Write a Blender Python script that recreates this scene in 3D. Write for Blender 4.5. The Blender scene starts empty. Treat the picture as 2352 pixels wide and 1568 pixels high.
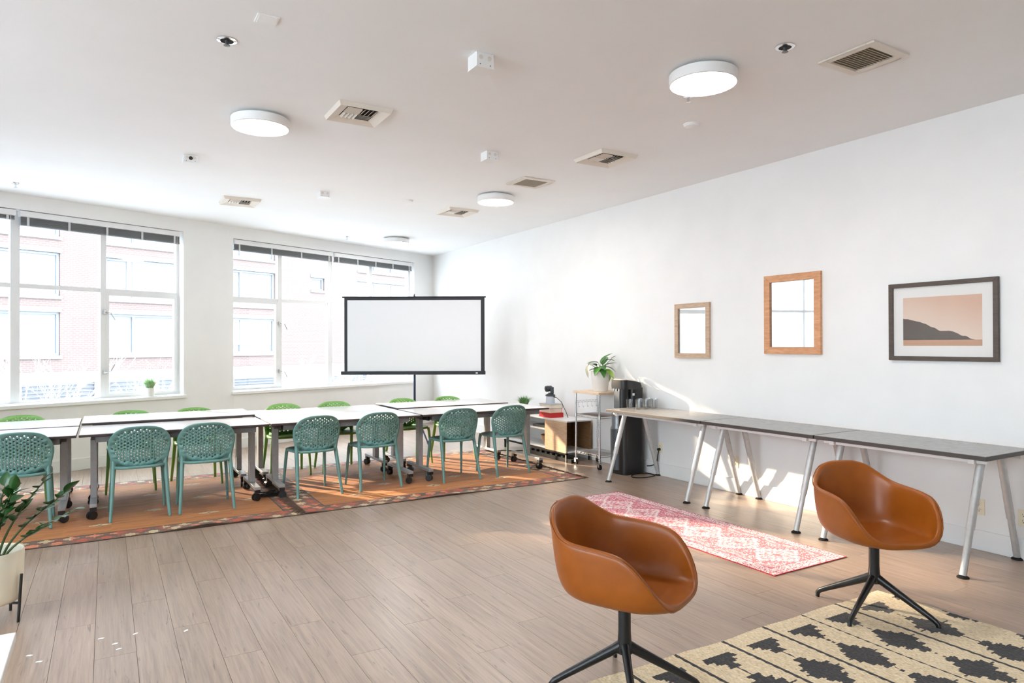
import bpy, bmesh, math, random
import numpy as np
from mathutils import Vector, Matrix, geometry
random.seed(7)
PI = math.pi
scene = bpy.context.scene
C = scene.collection

# ------------------------------------------------------------------ camera
H = 1.5
FPX, YAW, PIT, ROL = 1562.98, 0.53704, 0.0051404, -0.002516
_a = np.array([math.sin(YAW)*math.cos(PIT), math.cos(YAW)*math.cos(PIT), math.sin(PIT)])
_r = np.array([math.cos(YAW), -math.sin(YAW), 0.0])
_u = np.cross(_r, _a)
_r, _u = math.cos(ROL)*_r + math.sin(ROL)*_u, -math.sin(ROL)*_r + math.cos(ROL)*_u
cd = bpy.data.cameras.new('camera')
cd.sensor_width = 36.0
cd.lens = 36.0*FPX/2352.0
cd.clip_start = 0.05
cd.clip_end = 300
cam = bpy.data.objects.new('camera', cd)
C.objects.link(cam)
cam.matrix_world = Matrix(((_r[0], _u[0], -_a[0], 0), (_r[1], _u[1], -_a[1], 0), (_r[2], _u[2], -_a[2], H), (0, 0, 0, 1)))
scene.camera = cam

# ------------------------------------------------------------------ world, sun, exposure
SKY = 5.0
world = bpy.data.worlds.new('sky')
scene.world = world
world.use_nodes = True
bg = world.node_tree.nodes['Background']
bg.inputs[0].default_value = (0.80, 0.90, 1.0, 1)
bg.inputs[1].default_value = SKY
sd = bpy.data.lights.new('sun', 'SUN')
sd.energy = 5.8
sd.angle = math.radians(1.2)
sd.color = (1.0, 0.80, 0.58)
sun = bpy.data.objects.new('sun', sd)
C.objects.link(sun)
sun.rotation_euler = Vector((0.55, -1.0, -0.32*1.141)).to_track_quat('-Z', 'Y').to_euler()
sun.location = (-10, 30, 14)
vs = scene.view_settings
vs.view_transform = 'Standard'
vs.look = 'None'
vs.exposure = 1.48
vs.gamma = 1.0
vs.use_curve_mapping = False
cy = scene.cycles
cy.max_bounces = 8
cy.diffuse_bounces = 5
cy.glossy_bounces = 3
cy.transmission_bounces = 6
cy.transparent_max_bounces = 12
cy.use_light_tree = False
cy.caustics_reflective = False
cy.caustics_refractive = False
cy.sample_clamp_indirect = 8.0
cy.use_denoising = True

# ------------------------------------------------------------------ the room's measures (metres)
XW, YW0, MW, ZC = 5.4662, 9.8879, 0.42134, 3.2345      # right wall x, window wall y = YW0 + MW x, ceiling height
AW = math.atan(MW)
WD = np.array([math.cos(AW), math.sin(AW), 0.0])
WN = np.array([-math.sin(AW), math.cos(AW), 0.0])
CORNER = np.array([XW, YW0 + MW*XW, 0.0])
XL, YB = -3.6, -4.0
_o = np.array([0, 0, H])


def ray(x, y):
    return _a + (x-1176)/FPX*_r - (y-784)/FPX*_u


def onz(x, y, z):
    d = ray(x, y)
    return _o + d*(z-H)/d[2]


def onx(x, y, v):
    d = ray(x, y)
    return _o + d*v/d[0]


def onw(x, y, n=0.0):
    d = ray(x, y)
    t = ((CORNER + WN*n - _o) @ WN)/(d @ WN)
    P = _o + d*t
    return float((P-CORNER) @ WD), float(P[2])


def wallpt(s, n, z):
    return CORNER + WD*s + WN*n + np.array([0, 0, z])


# ------------------------------------------------------------------ helpers
def lin(r, g, b):
    return tuple(((c/255)/12.92 if c/255 <= 0.04045 else ((c/255+0.055)/1.055)**2.4) for c in (r, g, b))


class MB:
    def __init__(self):
        self.v = []
        self.f = []

    def add(self, vs_, fs):
        k = len(self.v)
        self.v += [tuple(float(c) for c in p) for p in vs_]
        self.f += [tuple(i+k for i in f) for f in fs]
        return self

    def box(self, x0, x1, y0, y1, z0, z1):
        return self.add([(x0, y0, z0), (x1, y0, z0), (x1, y1, z0), (x0, y1, z0), (x0, y0, z1), (x1, y0, z1), (x1, y1, z1), (x0, y1, z1)],
                        [(3, 2, 1, 0), (4, 5, 6, 7), (0, 1, 5, 4), (1, 2, 6, 5), (2, 3, 7, 6), (3, 0, 4, 7)])

    def cbox(self, c, s):
        return self.box(c[0]-s[0]/2, c[0]+s[0]/2, c[1]-s[1]/2, c[1]+s[1]/2, c[2]-s[2]/2, c[2]+s[2]/2)

    def obox(self, c, ax, s):
        c = np.array(c, float)
        ax = [np.array(a, float)/np.linalg.norm(a) for a in ax]
        P = []
        for sz in (-1, 1):
            for sx, sy in ((-1, -1), (1, -1), (1, 1), (-1, 1)):
                P.append(c + ax[0]*sx*s[0]/2 + ax[1]*sy*s[1]/2 + ax[2]*sz*s[2]/2)
        return self.add(P, [(3, 2, 1, 0), (4, 5, 6, 7), (0, 1, 5, 4), (1, 2, 6, 5), (2, 3, 7, 6), (3, 0, 4, 7)])

    def tube(self, pts, rad, n=8, caps=True, closed=False, squash=None, up=None, twist=0.0):
        P = [np.array(p, float) for p in pts]
        m = len(P)
        if not hasattr(rad, '__len__'):
            rad = [rad]*m
        vs_ = []
        prev = None
        for i in range(m):
            if closed:
                t = P[(i+1) % m]-P[i-1]
            else:
                t = P[min(i+1, m-1)]-P[max(i-1, 0)]
            t = t/(np.linalg.norm(t)+1e-12)
            ref = np.array(up if up is not None else ((0, 0, 1) if abs(t[2]) < 0.9 else (1, 0, 0)), float)
            if prev is not None and up is None:
                ref = prev
            a1 = ref - t*(ref @ t)
            a1 /= (np.linalg.norm(a1)+1e-12)
            prev = a1
            a2 = np.cross(t, a1)
            for k in range(n):
                an = 2*PI*k/n + twist
                q = squash if squash else (1, 1)
                vs_.append(P[i] + rad[i]*(q[0]*math.cos(an)*a1 + q[1]*math.sin(an)*a2))
        fs = []
        for i in range(m if closed else m-1):
            j = (i+1) % m
            for k in range(n):
                fs.append((i*n+k, i*n+(k+1) % n, j*n+(k+1) % n, j*n+k))
        if caps and not closed:
            fs.append(tuple(range(n-1, -1, -1)))
            fs.append(tuple((m-1)*n+k for k in range(n)))
        return self.add(vs_, fs)

    def cyl(self, p0, p1, r0, r1=None, n=16):
        return self.tube([p0, p1], [r0, r0 if r1 is None else r1], n)

    def lathe(self, prof, n=24, c=(0, 0, 0), close=False, sx=1.0, sy=1.0):
        vs_ = []
        m = len(prof)
        for r, z in prof:
            for k in range(n):
                an = 2*PI*k/n
                vs_.append((c[0]+sx*r*math.cos(an), c[1]+sy*r*math.sin(an), c[2]+z))
        fs = []
        for i in range(m-1 if not close else m):
            j = (i+1) % m
            for k in range(n):
                fs.append((i*n+k, i*n+(k+1) % n, j*n+(k+1) % n, j*n+k))
        if not close:
            if prof[0][0] > 1e-6:
                fs.append(tuple(range(n-1, -1, -1)))
            if prof[-1][0] > 1e-6:
                fs.append(tuple((m-1)*n+k for k in range(n)))
        return self.add(vs_, fs)

    def prism(self, poly, z0, z1):
        n = len(poly)
        return self.add([(x, y, z0) for x, y in poly]+[(x, y, z1) for x, y in poly],
                        [tuple(range(n-1, -1, -1)), tuple(range(n, 2*n))]+[(i, (i+1) % n, n+(i+1) % n, n+i) for i in range(n)])

    def mesh(self, name='mesh'):
        me = bpy.data.meshes.new(name)
        me.from_pydata(self.v, [], self.f)
        me.update()
        return me

    def build(self, name, mat, parent=None, smooth=None, bevel=0.0, seg=2, loc=None, rz=None):
        me = self.mesh(name)
        return mkobj(name, me, mat, parent, smooth, bevel, seg, loc, rz)


def mkobj(name, me, mat, parent=None, smooth=None, bevel=0.0, seg=2, loc=None, rz=None):
    bm = bmesh.new()
    bm.from_mesh(me)
    bmesh.ops.remove_doubles(bm, verts=bm.verts, dist=1e-6)
    bmesh.ops.recalc_face_normals(bm, faces=bm.faces)
    bm.to_mesh(me)
    bm.free()
    if mat is not None:
        me.materials.append(mat)
    if smooth is not None:
        for p in me.polygons:
            p.use_smooth = True
        me.set_sharp_from_angle(angle=math.radians(smooth))
    o = bpy.data.objects.new(name, me)
    C.objects.link(o)
    if parent is not None:
        o.parent = parent
    if bevel > 0:
        b = o.modifiers.new('bevel', 'BEVEL')
        b.width = bevel
        b.segments = seg
        b.limit_method = 'ANGLE'
        for p in me.polygons:
            p.use_smooth = True
        me.set_sharp_from_angle(angle=math.radians(40))
        b.harden_normals = True
    if loc is not None:
        o.location = loc
    if rz is not None:
        o.rotation_euler[2] = rz
    return o


def tag(o, label=None, cat=None, group=None, kind=None):
    if label:
        o['label'] = label
    if cat:
        o['category'] = cat
    if group:
        o['group'] = group
    if kind:
        o['kind'] = kind
    return o


def thing(name, label, cat, loc=(0, 0, 0), rz=0.0, group=None):
    o = bpy.data.objects.new(name, None)
    o.empty_display_size = 0.05
    C.objects.link(o)
    o.location = loc
    o.rotation_euler[2] = rz
    return tag(o, label, cat, group)


def copy_tree(o, parent=None):
    c = o.copy()
    C.objects.link(c)
    c.parent = parent
    for ch in list(o.children):
        copy_tree(ch, c)
    return c


def smoothstep(a, b, x):
    t = min(1, max(0, (x-a)/(b-a)))
    return t*t*(3-2*t)


def interp(x, xs, ys):
    "smooth (cosine) interpolation through a table"
    if x <= xs[0]:
        return ys[0]
    for i in range(len(xs)-1):
        if x <= xs[i+1]:
            t = (x-xs[i])/(xs[i+1]-xs[i])
            m0 = (ys[i+1]-ys[i-1])/(xs[i+1]-xs[i-1]) if i > 0 else 0
            m1 = (ys[i+2]-ys[i])/(xs[i+2]-xs[i]) if i+2 < len(xs) else 0
            h = xs[i+1]-xs[i]
            return (2*t**3-3*t*t+1)*ys[i]+(t**3-2*t*t+t)*h*m0+(-2*t**3+3*t*t)*ys[i+1]+(t**3-t*t)*h*m1
    return ys[-1]


def holed_wall(s0, s1, z0, z1, n0, n1, holes):
    "slab in the s-z plane between n0 (inside) and n1, with rectangular through holes (s0,s1,z0,z1)"
    S = sorted({s0, s1} | {h[0] for h in holes} | {h[1] for h in holes})
    Zs = sorted({z0, z1} | {h[2] for h in holes} | {h[3] for h in holes})
    m = MB()

    def solid(i, j):
        if i < 0 or j < 0 or i >= len(S)-1 or j >= len(Zs)-1:
            return False
        a, b = (S[i]+S[i+1])/2, (Zs[j]+Zs[j+1])/2
        return not any(h[0] < a < h[1] and h[2] < b < h[3] for h in holes)
    for i in range(len(S)-1):
        for j in range(len(Zs)-1):
            if not solid(i, j):
                continue
            a, b, c, d = S[i], S[i+1], Zs[j], Zs[j+1]
            m.add([(a, n0, c), (b, n0, c), (b, n0, d), (a, n0, d)], [(0, 1, 2, 3)])
            m.add([(a, n1, c), (b, n1, c), (b, n1, d), (a, n1, d)], [(3, 2, 1, 0)])
            if not solid(i-1, j):
                m.add([(a, n0, c), (a, n1, c), (a, n1, d), (a, n0, d)], [(3, 2, 1, 0)])
            if not solid(i+1, j):
                m.add([(b, n0, c), (b, n1, c), (b, n1, d), (b, n0, d)], [(0, 1, 2, 3)])
            if not solid(i, j-1):
                m.add([(a, n0, c), (b, n0, c), (b, n1, c), (a, n1, c)], [(3, 2, 1, 0)])
            if not solid(i, j+1):
                m.add([(a, n0, d), (b, n0, d), (b, n1, d), (a, n1, d)], [(0, 1, 2, 3)])
    return m


# ------------------------------------------------------------------ materials
def mat(name, col, rough=0.5, metal=0.0, spec=0.5, emit=None, coat=0.0):
    m = bpy.data.materials.new(name)
    m.use_nodes = True
    b = m.node_tree.nodes['Principled BSDF']
    b.inputs['Base Color'].default_value = (*col, 1)
    b.inputs['Roughness'].default_value = rough
    b.inputs['Metallic'].default_value = metal
    b.inputs['Specular IOR Level'].default_value = spec
    if coat:
        b.inputs['Coat Weight'].default_value = coat
        b.inputs['Coat Roughness'].default_value = 0.2
    if emit:
        b.inputs['Emission Color'].default_value = (*emit[0], 1)
        b.inputs['Emission Strength'].default_value = emit[1]
    return m


def nd(m, typ, **kw):
    n = m.node_tree.nodes.new(typ)
    for k, v in kw.items():
        setattr(n, k, v)
    return n


def lk(m, a, b):
    m.node_tree.links.new(a, b)


def noisy(name, c0, c1, scale=(1, 1, 1), nscale=8.0, detail=4.0, rough=0.5, bump=0.0, lo=0.3, hi=0.7, spec=0.5, metal=0.0, coord='Object', randomize=False, rvar=0.0):
    "two-tone noise material with optional bump; scale stretches the grain"
    m = mat(name, c0, rough, metal, spec)
    b = m.node_tree.nodes['Principled BSDF']
    tc = nd(m, 'ShaderNodeTexCoord')
    mp = nd(m, 'ShaderNodeMapping')
    mp.inputs['Scale'].default_value = scale
    lk(m, tc.outputs[coord], mp.inputs['Vector'])
    if randomize:
        oi = nd(m, 'ShaderNodeObjectInfo')
        mu = nd(m, 'ShaderNodeMath', operation='MULTIPLY')
        mu.inputs[1].default_value = 57.0
        lk(m, oi.outputs['Random'], mu.inputs[0])
        cb = nd(m, 'ShaderNodeCombineXYZ')
        for k in range(3):
            lk(m, mu.outputs[0], cb.inputs[k])
        lk(m, cb.outputs[0], mp.inputs['Location'])
    nz = nd(m, 'ShaderNodeTexNoise')
    nz.inputs['Scale'].default_value = nscale
    nz.inputs['Detail'].default_value = detail
    lk(m, mp.outputs[0], nz.inputs['Vector'])
    rp = nd(m, 'ShaderNodeValToRGB')
    rp.color_ramp.elements[0].position = lo
    rp.color_ramp.elements[1].position = hi
    rp.color_ramp.elements[0].color = (*c0, 1)
    rp.color_ramp.elements[1].color = (*c1, 1)
    lk(m, nz.outputs['Fac'], rp.inputs['Fac'])
    lk(m, rp.outputs['Color'], b.inputs['Base Color'])
    if bump:
        bp = nd(m, 'ShaderNodeBump')
        bp.inputs['Strength'].default_value = bump
        bp.inputs['Distance'].default_value = 0.01
        lk(m, nz.outputs['Fac'], bp.inputs['Height'])
        lk(m, bp.outputs[0], b.inputs['Normal'])
    return m


M = {}
M['wall'] = noisy('wall_paint', (0.83, 0.825, 0.81), (0.86, 0.855, 0.84), nscale=3.0, rough=0.55, bump=0.0)
M['ceiling'] = noisy('ceiling_paint', (0.86, 0.865, 0.87), (0.88, 0.885, 0.89), nscale=2.0, rough=0.8)
M['trim'] = mat('white_trim', (0.84, 0.84, 0.83), 0.35)
M['frame_white'] = mat('window_frame_paint', (0.80, 0.80, 0.80), 0.4)
M['sub'] = mat('dark_subfloor', (0.06, 0.05, 0.04), 0.8)


def floor_mat():
    m = mat('oak_plank', (0.4, 0.3, 0.22), 0.42)
    b = m.node_tree.nodes['Principled BSDF']
    tc = nd(m, 'ShaderNodeTexCoord')
    oi = nd(m, 'ShaderNodeObjectInfo')
    sc = nd(m, 'ShaderNodeVectorMath', operation='SCALE')
    sc.inputs['Scale'].default_value = 71.0
    cb = nd(m, 'ShaderNodeCombineXYZ')
    for k in range(3):
        lk(m, oi.outputs['Random'], cb.inputs[k])
    lk(m, cb.outputs[0], sc.inputs[0])
    ad = nd(m, 'ShaderNodeVectorMath', operation='ADD')
    lk(m, tc.outputs['Object'], ad.inputs[0])
    lk(m, sc.outputs[0], ad.inputs[1])
    mp = nd(m, 'ShaderNodeMapping')
    mp.inputs['Scale'].default_value = (20.0, 0.9, 1)
    lk(m, ad.outputs[0], mp.inputs['Vector'])
    n1 = nd(m, 'ShaderNodeTexNoise')
    n1.inputs['Scale'].default_value = 2.2
    n1.inputs['Detail'].default_value = 7.0
    n1.inputs['Roughness'].default_value = 0.62
    n1.inputs['Distortion'].default_value = 0.5
    lk(m, mp.outputs[0], n1.inputs['Vector'])
    rp = nd(m, 'ShaderNodeValToRGB')
    e = rp.color_ramp.elements
    e[0].position = 0.28
    e[0].color = (*lin(140, 116, 97), 1)
    e[1].position = 0.72
    e[1].color = (*lin(178, 153, 131), 1)
    k = e.new(0.5)
    k.color = (*lin(163, 138, 117), 1)
    lk(m, n1.outputs['Fac'], rp.inputs['Fac'])
    # fine grain
    mp2 = nd(m, 'ShaderNodeMapping')
    mp2.inputs['Scale'].default_value = (90, 2.2, 1)
    lk(m, ad.outputs[0], mp2.inputs['Vector'])
    n2 = nd(m, 'ShaderNodeTexNoise')
    n2.inputs['Scale'].default_value = 1.6
    n2.inputs['Detail'].default_value = 4.0
    n2.inputs['Distortion'].default_value = 0.8
    lk(m, mp2.outputs[0], n2.inputs['Vector'])
    r2 = nd(m, 'ShaderNodeValToRGB')
    r2.color_ramp.elements[0].position = 0.30
    r2.color_ramp.elements[0].color = (0.86, 0.845, 0.83, 1)
    r2.color_ramp.elements[1].position = 0.58
    r2.color_ramp.elements[1].color = (1.03, 1.03, 1.03, 1)
    lk(m, n2.outputs['Fac'], r2.inputs['Fac'])
    mx = nd(m, 'ShaderNodeMix', data_type='RGBA', blend_type='MULTIPLY')
    mx.inputs[0].default_value = 1.0
    lk(m, rp.outputs['Color'], mx.inputs[6])
    lk(m, r2.outputs['Color'], mx.inputs[7])
    # sparse dark cracks and knots
    mp3 = nd(m, 'ShaderNodeMapping')
    mp3.inputs['Scale'].default_value = (26, 2.4, 1)
    lk(m, ad.outputs[0], mp3.inputs['Vector'])
    n3 = nd(m, 'ShaderNodeTexNoise')
    n3.inputs['Scale'].default_value = 2.0
    n3.inputs['Detail'].default_value = 3.0
    n3.inputs['Distortion'].default_value = 1.2
    lk(m, mp3.outputs[0], n3.inputs['Vector'])
    r3 = nd(m, 'ShaderNodeValToRGB')
    r3.color_ramp.elements[0].position = 0.27
    r3.color_ramp.elements[0].color = (0.52, 0.48, 0.45, 1)
    r3.color_ramp.elements[1].position = 0.36
    r3.color_ramp.elements[1].color = (1, 1, 1, 1)
    lk(m, n3.outputs['Fac'], r3.inputs['Fac'])
    mx2 = nd(m, 'ShaderNodeMix', data_type='RGBA', blend_type='MULTIPLY')
    mx2.inputs[0].default_value = 1.0
    lk(m, mx.outputs[2], mx2.inputs[6])
    lk(m, r3.outputs['Color'], mx2.inputs[7])
    # plank to plank tone
    mr = nd(m, 'ShaderNodeMapRange')
    mr.inputs['To Min'].default_value = 0.93
    mr.inputs['To Max'].default_value = 1.06
    lk(m, oi.outputs['Random'], mr.inputs['Value'])
    hs = nd(m, 'ShaderNodeHueSaturation')
    lk(m, mr.outputs[0], hs.inputs['Value'])
    hs.inputs['Saturation'].default_value = 0.95
    lk(m, mx2.outputs[2], hs.inputs['Color'])
    lk(m, hs.outputs['Color'], b.inputs['Base Color'])
    bp = nd(m, 'ShaderNodeBump')
    bp.inputs['Strength'].default_value = 0.12
    bp.inputs['Distance'].default_value = 0.004
    lk(m, n2.outputs['Fac'], bp.inputs['Height'])
    lk(m, bp.outputs[0], b.inputs['Normal'])
    b.inputs['Roughness'].default_value = 0.42
    b.inputs['Specular IOR Level'].default_value = 0.6
    b.inputs['Coat Weight'].default_value = 0.7
    b.inputs['Coat Roughness'].default_value = 0.30
    return m


M['plank'] = floor_mat()


def glass_mat(name, tint=(1, 1, 1), ior=1.45, boost=1.0):
    m = bpy.data.materials.new(name)
    m.use_nodes = True
    nt = m.node_tree
    nt.nodes.remove(nt.nodes['Principled BSDF'])
    out = nt.nodes['Material Output']
    tr = nd(m, 'ShaderNodeBsdfTransparent')
    tr.inputs[0].default_value = (*tint, 1)
    gl = nd(m, 'ShaderNodeBsdfGlossy')
    gl.inputs['Roughness'].default_value = 0.02
    lw = nd(m, 'ShaderNodeLayerWeight')
    lw.inputs[0].default_value = 0.5
    pw_ = nd(m, 'ShaderNodeMath', operation='POWER')
    pw_.inputs[1].default_value = 5.0
    lk(m, lw.outputs['Facing'], pw_.inputs[0])
    mu = nd(m, 'ShaderNodeMath', operation='MULTIPLY_ADD')
    f0 = ((ior-1)/(ior+1))**2*boost
    mu.inputs[1].default_value = 1.0-f0
    mu.inputs[2].default_value = f0
    mu.use_clamp = True
    lk(m, pw_.outputs[0], mu.inputs[0])
    mx = nd(m, 'ShaderNodeMixShader')
    lk(m, mu.outputs[0], mx.inputs[0])
    lk(m, tr.outputs[0], mx.inputs[1])
    lk(m, gl.outputs[0], mx.inputs[2])
    lk(m, mx.outputs[0], out.inputs[0])
    return m


M['pane'] = glass_mat('window_glass', (0.96, 0.97, 0.97))
M['tumbler'] = glass_mat('tumbler_glass', (0.985, 0.99, 0.99), 1.5, 1.3)
M['teal'] = noisy('teal_plastic', lin(98, 140, 134), lin(104, 146, 140), nscale=5, rough=0.38)
M['green'] = noisy('green_plastic', lin(120, 172, 88), lin(128, 180, 96), nscale=5, rough=0.38)
M['laminate'] = noisy('white_laminate', (0.78, 0.76, 0.76), (0.82, 0.80, 0.80), nscale=6, rough=0.22)
M['edge_dark'] = mat('dark_edge_band', lin(62, 52, 50), 0.45)
M['steel'] = noisy('silver_paint', lin(168, 170, 172), lin(178, 180, 182), nscale=30, rough=0.38, metal=0.55)
M['beam'] = noisy('grey_beam', lin(112, 112, 114), lin(122, 122, 124), nscale=20, rough=0.5, metal=0.3)
M['black'] = mat('black_plastic', (0.012, 0.012, 0.013), 0.4)
M['rubber'] = mat('black_rubber', (0.012, 0.012, 0.012), 0.75, 0, 0.25)
M['blackmetal'] = mat('black_metal', (0.010, 0.011, 0.012), 0.32, 0.0, 0.5)
M['chrome'] = mat('chrome', (0.72, 0.73, 0.75), 0.18, 1.0)
M['leather'] = noisy('cognac_leather', lin(148, 77, 14), lin(158, 85, 20), nscale=14, detail=6, rough=0.36, bump=0.03, spec=0.5)
M['seam'] = mat('leather_seam', lin(120, 56, 12), 0.5)
M['greytop'] = noisy('grey_tabletop', lin(140, 137, 133), lin(152, 149, 145), nscale=25, rough=0.26)
M['greyedge'] = mat('grey_table_edge', lin(66, 60, 57), 0.5)
M['alu'] = noisy('aluminium_leg', lin(190, 190, 189), lin(200, 200, 199), nscale=30, rough=0.45, metal=0.4)
M['rail_white'] = mat('white_rail', (0.74, 0.73, 0.72), 0.45)
M['vent'] = mat('vent_white', lin(222, 214, 202), 0.5)
M['vent_dark'] = mat('vent_inside', (0.03, 0.027, 0.022), 0.8)
M['grille_back'] = mat('grille_filter', lin(150, 140, 116), 0.9)
M['fixture'] = mat('fixture_white', (0.84, 0.84, 0.83), 0.4)
M['ivory'] = mat('ivory_plastic', lin(236, 226, 200), 0.4)
M['screen_white'] = mat('projection_fabric', (0.80, 0.81, 0.84), 0.7)
M['screen_black'] = mat('screen_border', (0.012, 0.014, 0.020), 0.55)
M['pole'] = mat('dark_blue_pole', lin(34, 48, 74), 0.35, 0.4)


def wood(name, c0, c1, scale, rough=0.45):
    return noisy(name, c0, c1, scale=scale, nscale=6, detail=6, rough=rough, lo=0.25, hi=0.75, bump=0.04)


M['oak_pale_h'] = wood('weathered_oak_frame', lin(176, 146, 120), lin(212, 184, 158), (3, 2, 14))
M['oak_warm'] = wood('warm_oak_frame', lin(192, 132, 90), lin(224, 170, 126), (3, 2, 12))
M['frame_dark'] = wood('dark_brown_frame', lin(70, 58, 50), lin(92, 78, 68), (3, 2, 12))
M['door_oak'] = wood('oak_veneer', lin(196, 162, 128), lin(226, 196, 164), (2, 2, 22))
M['door_dark'] = wood('walnut_inside', lin(104, 76, 50), lin(132, 100, 68), (2, 2, 18))
M['maple'] = wood('maple_board', lin(226, 196, 164), lin(240, 214, 186), (3, 12, 3))
M['mat_board'] = mat('picture_mount', (0.90, 0.88, 0.85), 0.7)


def facade_mat():
    m = mat('brick_facade', (0.3, 0.15, 0.12), 0.9, 0, 0.1)
    b = m.node_tree.nodes['Principled BSDF']
    tc = nd(m, 'ShaderNodeTexCoord')
    mp = nd(m, 'ShaderNodeMapping')
    mp.inputs['Rotation'].default_value = (math.radians(90), 0, 0)
    lk(m, tc.outputs['Object'], mp.inputs['Vector'])
    br = nd(m, 'ShaderNodeTexBrick')
    br.inputs['Color1'].default_value = (0.150, 0.103, 0.094, 1)
    br.inputs['Color2'].default_value = (0.138, 0.099, 0.092, 1)
    br.inputs['Mortar'].default_value = (0.165, 0.148, 0.14, 1)
    br.inputs['Scale'].default_value = 1.0
    br.inputs['Mortar Size'].default_value = 0.012
    br.inputs['Brick Width'].default_value = 0.24
    br.inputs['Row Height'].default_value = 0.085
    lk(m, mp.outputs[0], br.inputs['Vector'])
    lk(m, br.outputs['Color'], b.inputs['Base Color'])
    return m


M['brick'] = facade_mat()
M['stone'] = mat('pale_stone', (0.20, 0.20, 0.20), 0.9, 0, 0.1)
M['out_frame'] = mat('outdoor_window_frame', (0.19, 0.20, 0.215), 0.6)
M['out_pane'] = noisy('outdoor_window_glass', (0.10, 0.115, 0.135), (0.15, 0.165, 0.185), nscale=0.8, rough=0.25, coord='Object')
M['out_blind'] = mat('outdoor_window_blind', (0.22, 0.23, 0.23), 0.8)
M['louvre'] = mat('louvre_metal', (0.12, 0.125, 0.145), 0.6)
M['asphalt'] = noisy('bounce_street', (0.42, 0.42, 0.42), (0.48, 0.48, 0.48), nscale=2, rough=0.9)  # unseen street, paled to bounce more light up to the ceiling
M['bark'] = mat('pale_bark', (0.26, 0.25, 0.24), 0.9)
M['blind'] = mat('grey_blind_slat', lin(120, 122, 124), 0.5)
M['blind_tape'] = mat('blind_tape', lin(205, 206, 206), 0.8)

# ------------------------------------------------------------------ room shell
W1 = (-8.65, -4.954, 0.83, 3.06)
W2 = (-4.222, -0.510, 0.83, 3.06)
SL = (XL-XW)/WD[0]                     # s where the left wall meets the window wall


def wlocal(o):
    o.location = tuple(CORNER)
    o.rotation_euler[2] = AW
    return o


wb = holed_wall(SL-0.3, 0.0, -0.02, ZC, 0.0, 0.26, [W1, W2]).build('wall_back', M['wall'])
tag(wlocal(wb), 'white window wall with two wide window openings', None, None, 'structure')
wr = MB().box(XW, XW+0.2, YB-0.2, CORNER[1]+0.1, -0.02, ZC).build('wall_right', M['wall'])
tag(wr, 'long white side wall hung with framed pictures', None, None, 'structure')
# unseen left wall; its two windows are added for fill light
FILL_WIN = [(-2.6, 0.6, 0.83, 3.06), (1.6, 4.8, 0.83, 3.06)]
wl = holed_wall(YB-0.2, YW0+MW*XL+0.05, -0.02, ZC, 0.0, 0.26, FILL_WIN).build('wall_left', M['wall'])
wl.rotation_euler[2] = PI/2
wl.location = (XL, 0, 0)
tag(wl, 'white wall with added fill-light windows left of the viewer', None, None, 'structure')
wf = MB().box(XL-0.26, XW+0.2, YB-0.2, YB, -0.02, ZC).build('wall_front', M['wall'])
tag(wf, 'plain white wall behind the viewer', None, None, 'structure')
ce = MB().prism([(XL-0.26, YB-0.2), (XW+0.2, YB-0.2), (XW+0.2, CORNER[1]+0.35), (XL-0.26, YW0+MW*XL+0.2)], ZC, ZC+0.2).build('ceiling', M['ceiling'])
tag(ce, 'plain white plaster ceiling', None, None, 'structure')
bb = MB().box(SL, -0.015, -0.015, 0.0, 0.0, 0.145).build('baseboard_back', M['trim'], bevel=0.004)
tag(wlocal(bb), 'white baseboard below the windows', None, None, 'structure')
bb = MB().box(XW-0.015, XW, YB, CORNER[1]-0.01, 0.0, 0.145).build('baseboard_right', M['trim'], bevel=0.004)
tag(bb, 'white baseboard along the picture wall', None, None, 'structure')

tp = MB().box(W2[0], W2[1], -0.004, 0.0, 0.146, 0.788).build('trim_1', M['wall'])
tag(wlocal(tp), 'shallow white panel below the right window', None, None, 'structure')

# floor: subfloor, planks one by one where the photo shows them
fl = MB().prism([(XL, YB), (XW, YB), (XW, CORNER[1]), (XL, YW0+MW*XL)], -0.05, -0.012).build('floor', M['sub'])
tag(fl, 'grey-brown oak plank floor', None, None, 'structure')
PW, PL = 0.178, 1.22


def clip(poly, a, b, c):
    "keep a x + b y <= c"
    out = []
    for i in range(len(poly)):
        p, q = poly[i], poly[(i+1) % len(poly)]
        dp, dq = a*p[0]+b*p[1]-c, a*q[0]+b*q[1]-c
        if dp <= 0:
            out.append(p)
        if dp*dq < 0:
            t = dp/(dp-dq)
            out.append((p[0]+t*(q[0]-p[0]), p[1]+t*(q[1]-p[1])))
    return out


G_ = 0.0008
plank_me = MB().box(-PW/2+G_, PW/2-G_, -PL/2+G_, PL/2-G_, -0.012, 0.0).mesh('plank')
plank_me.materials.append(M['plank'])
cells = []
nx = int(math.ceil((XW-XL)/PW))
for i in range(nx):
    x1 = XW-i*PW
    off = (i*0.4137 % 1.0)*PL
    for j in range(-1, 15):
        y0 = YB+off+(j-1)*PL
        poly = [(x1-PW+G_, y0+G_), (x1-G_, y0+G_), (x1-G_, y0+PL-G_), (x1-PW+G_, y0+PL-G_)]
        full = poly
        poly = clip(poly, -MW, 1, YW0)
        poly = clip(poly, 0, -1, -YB)
        poly = clip(poly, -1, 0, -XL)
        if len(poly) < 3:
            continue
        cx, cy_ = x1-PW/2, y0+PL/2
        best = 0
        for (px_, py_) in poly+[(cx, cy_)]:
            d = np.array([px_, py_, 0])-_o
            dep = d @ _a
            if dep > 0.5:
                u, v = 1176+FPX*(d @ _r)/dep, 784-FPX*(d @ _u)/dep
                if -150 < u < 2500 and v < 1720:
                    best = max(best, 1/dep**2)
        cells.append((best, cx, cy_, poly, poly == full))
cells.sort(key=lambda c: -c[0])
rest = MB()
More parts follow.
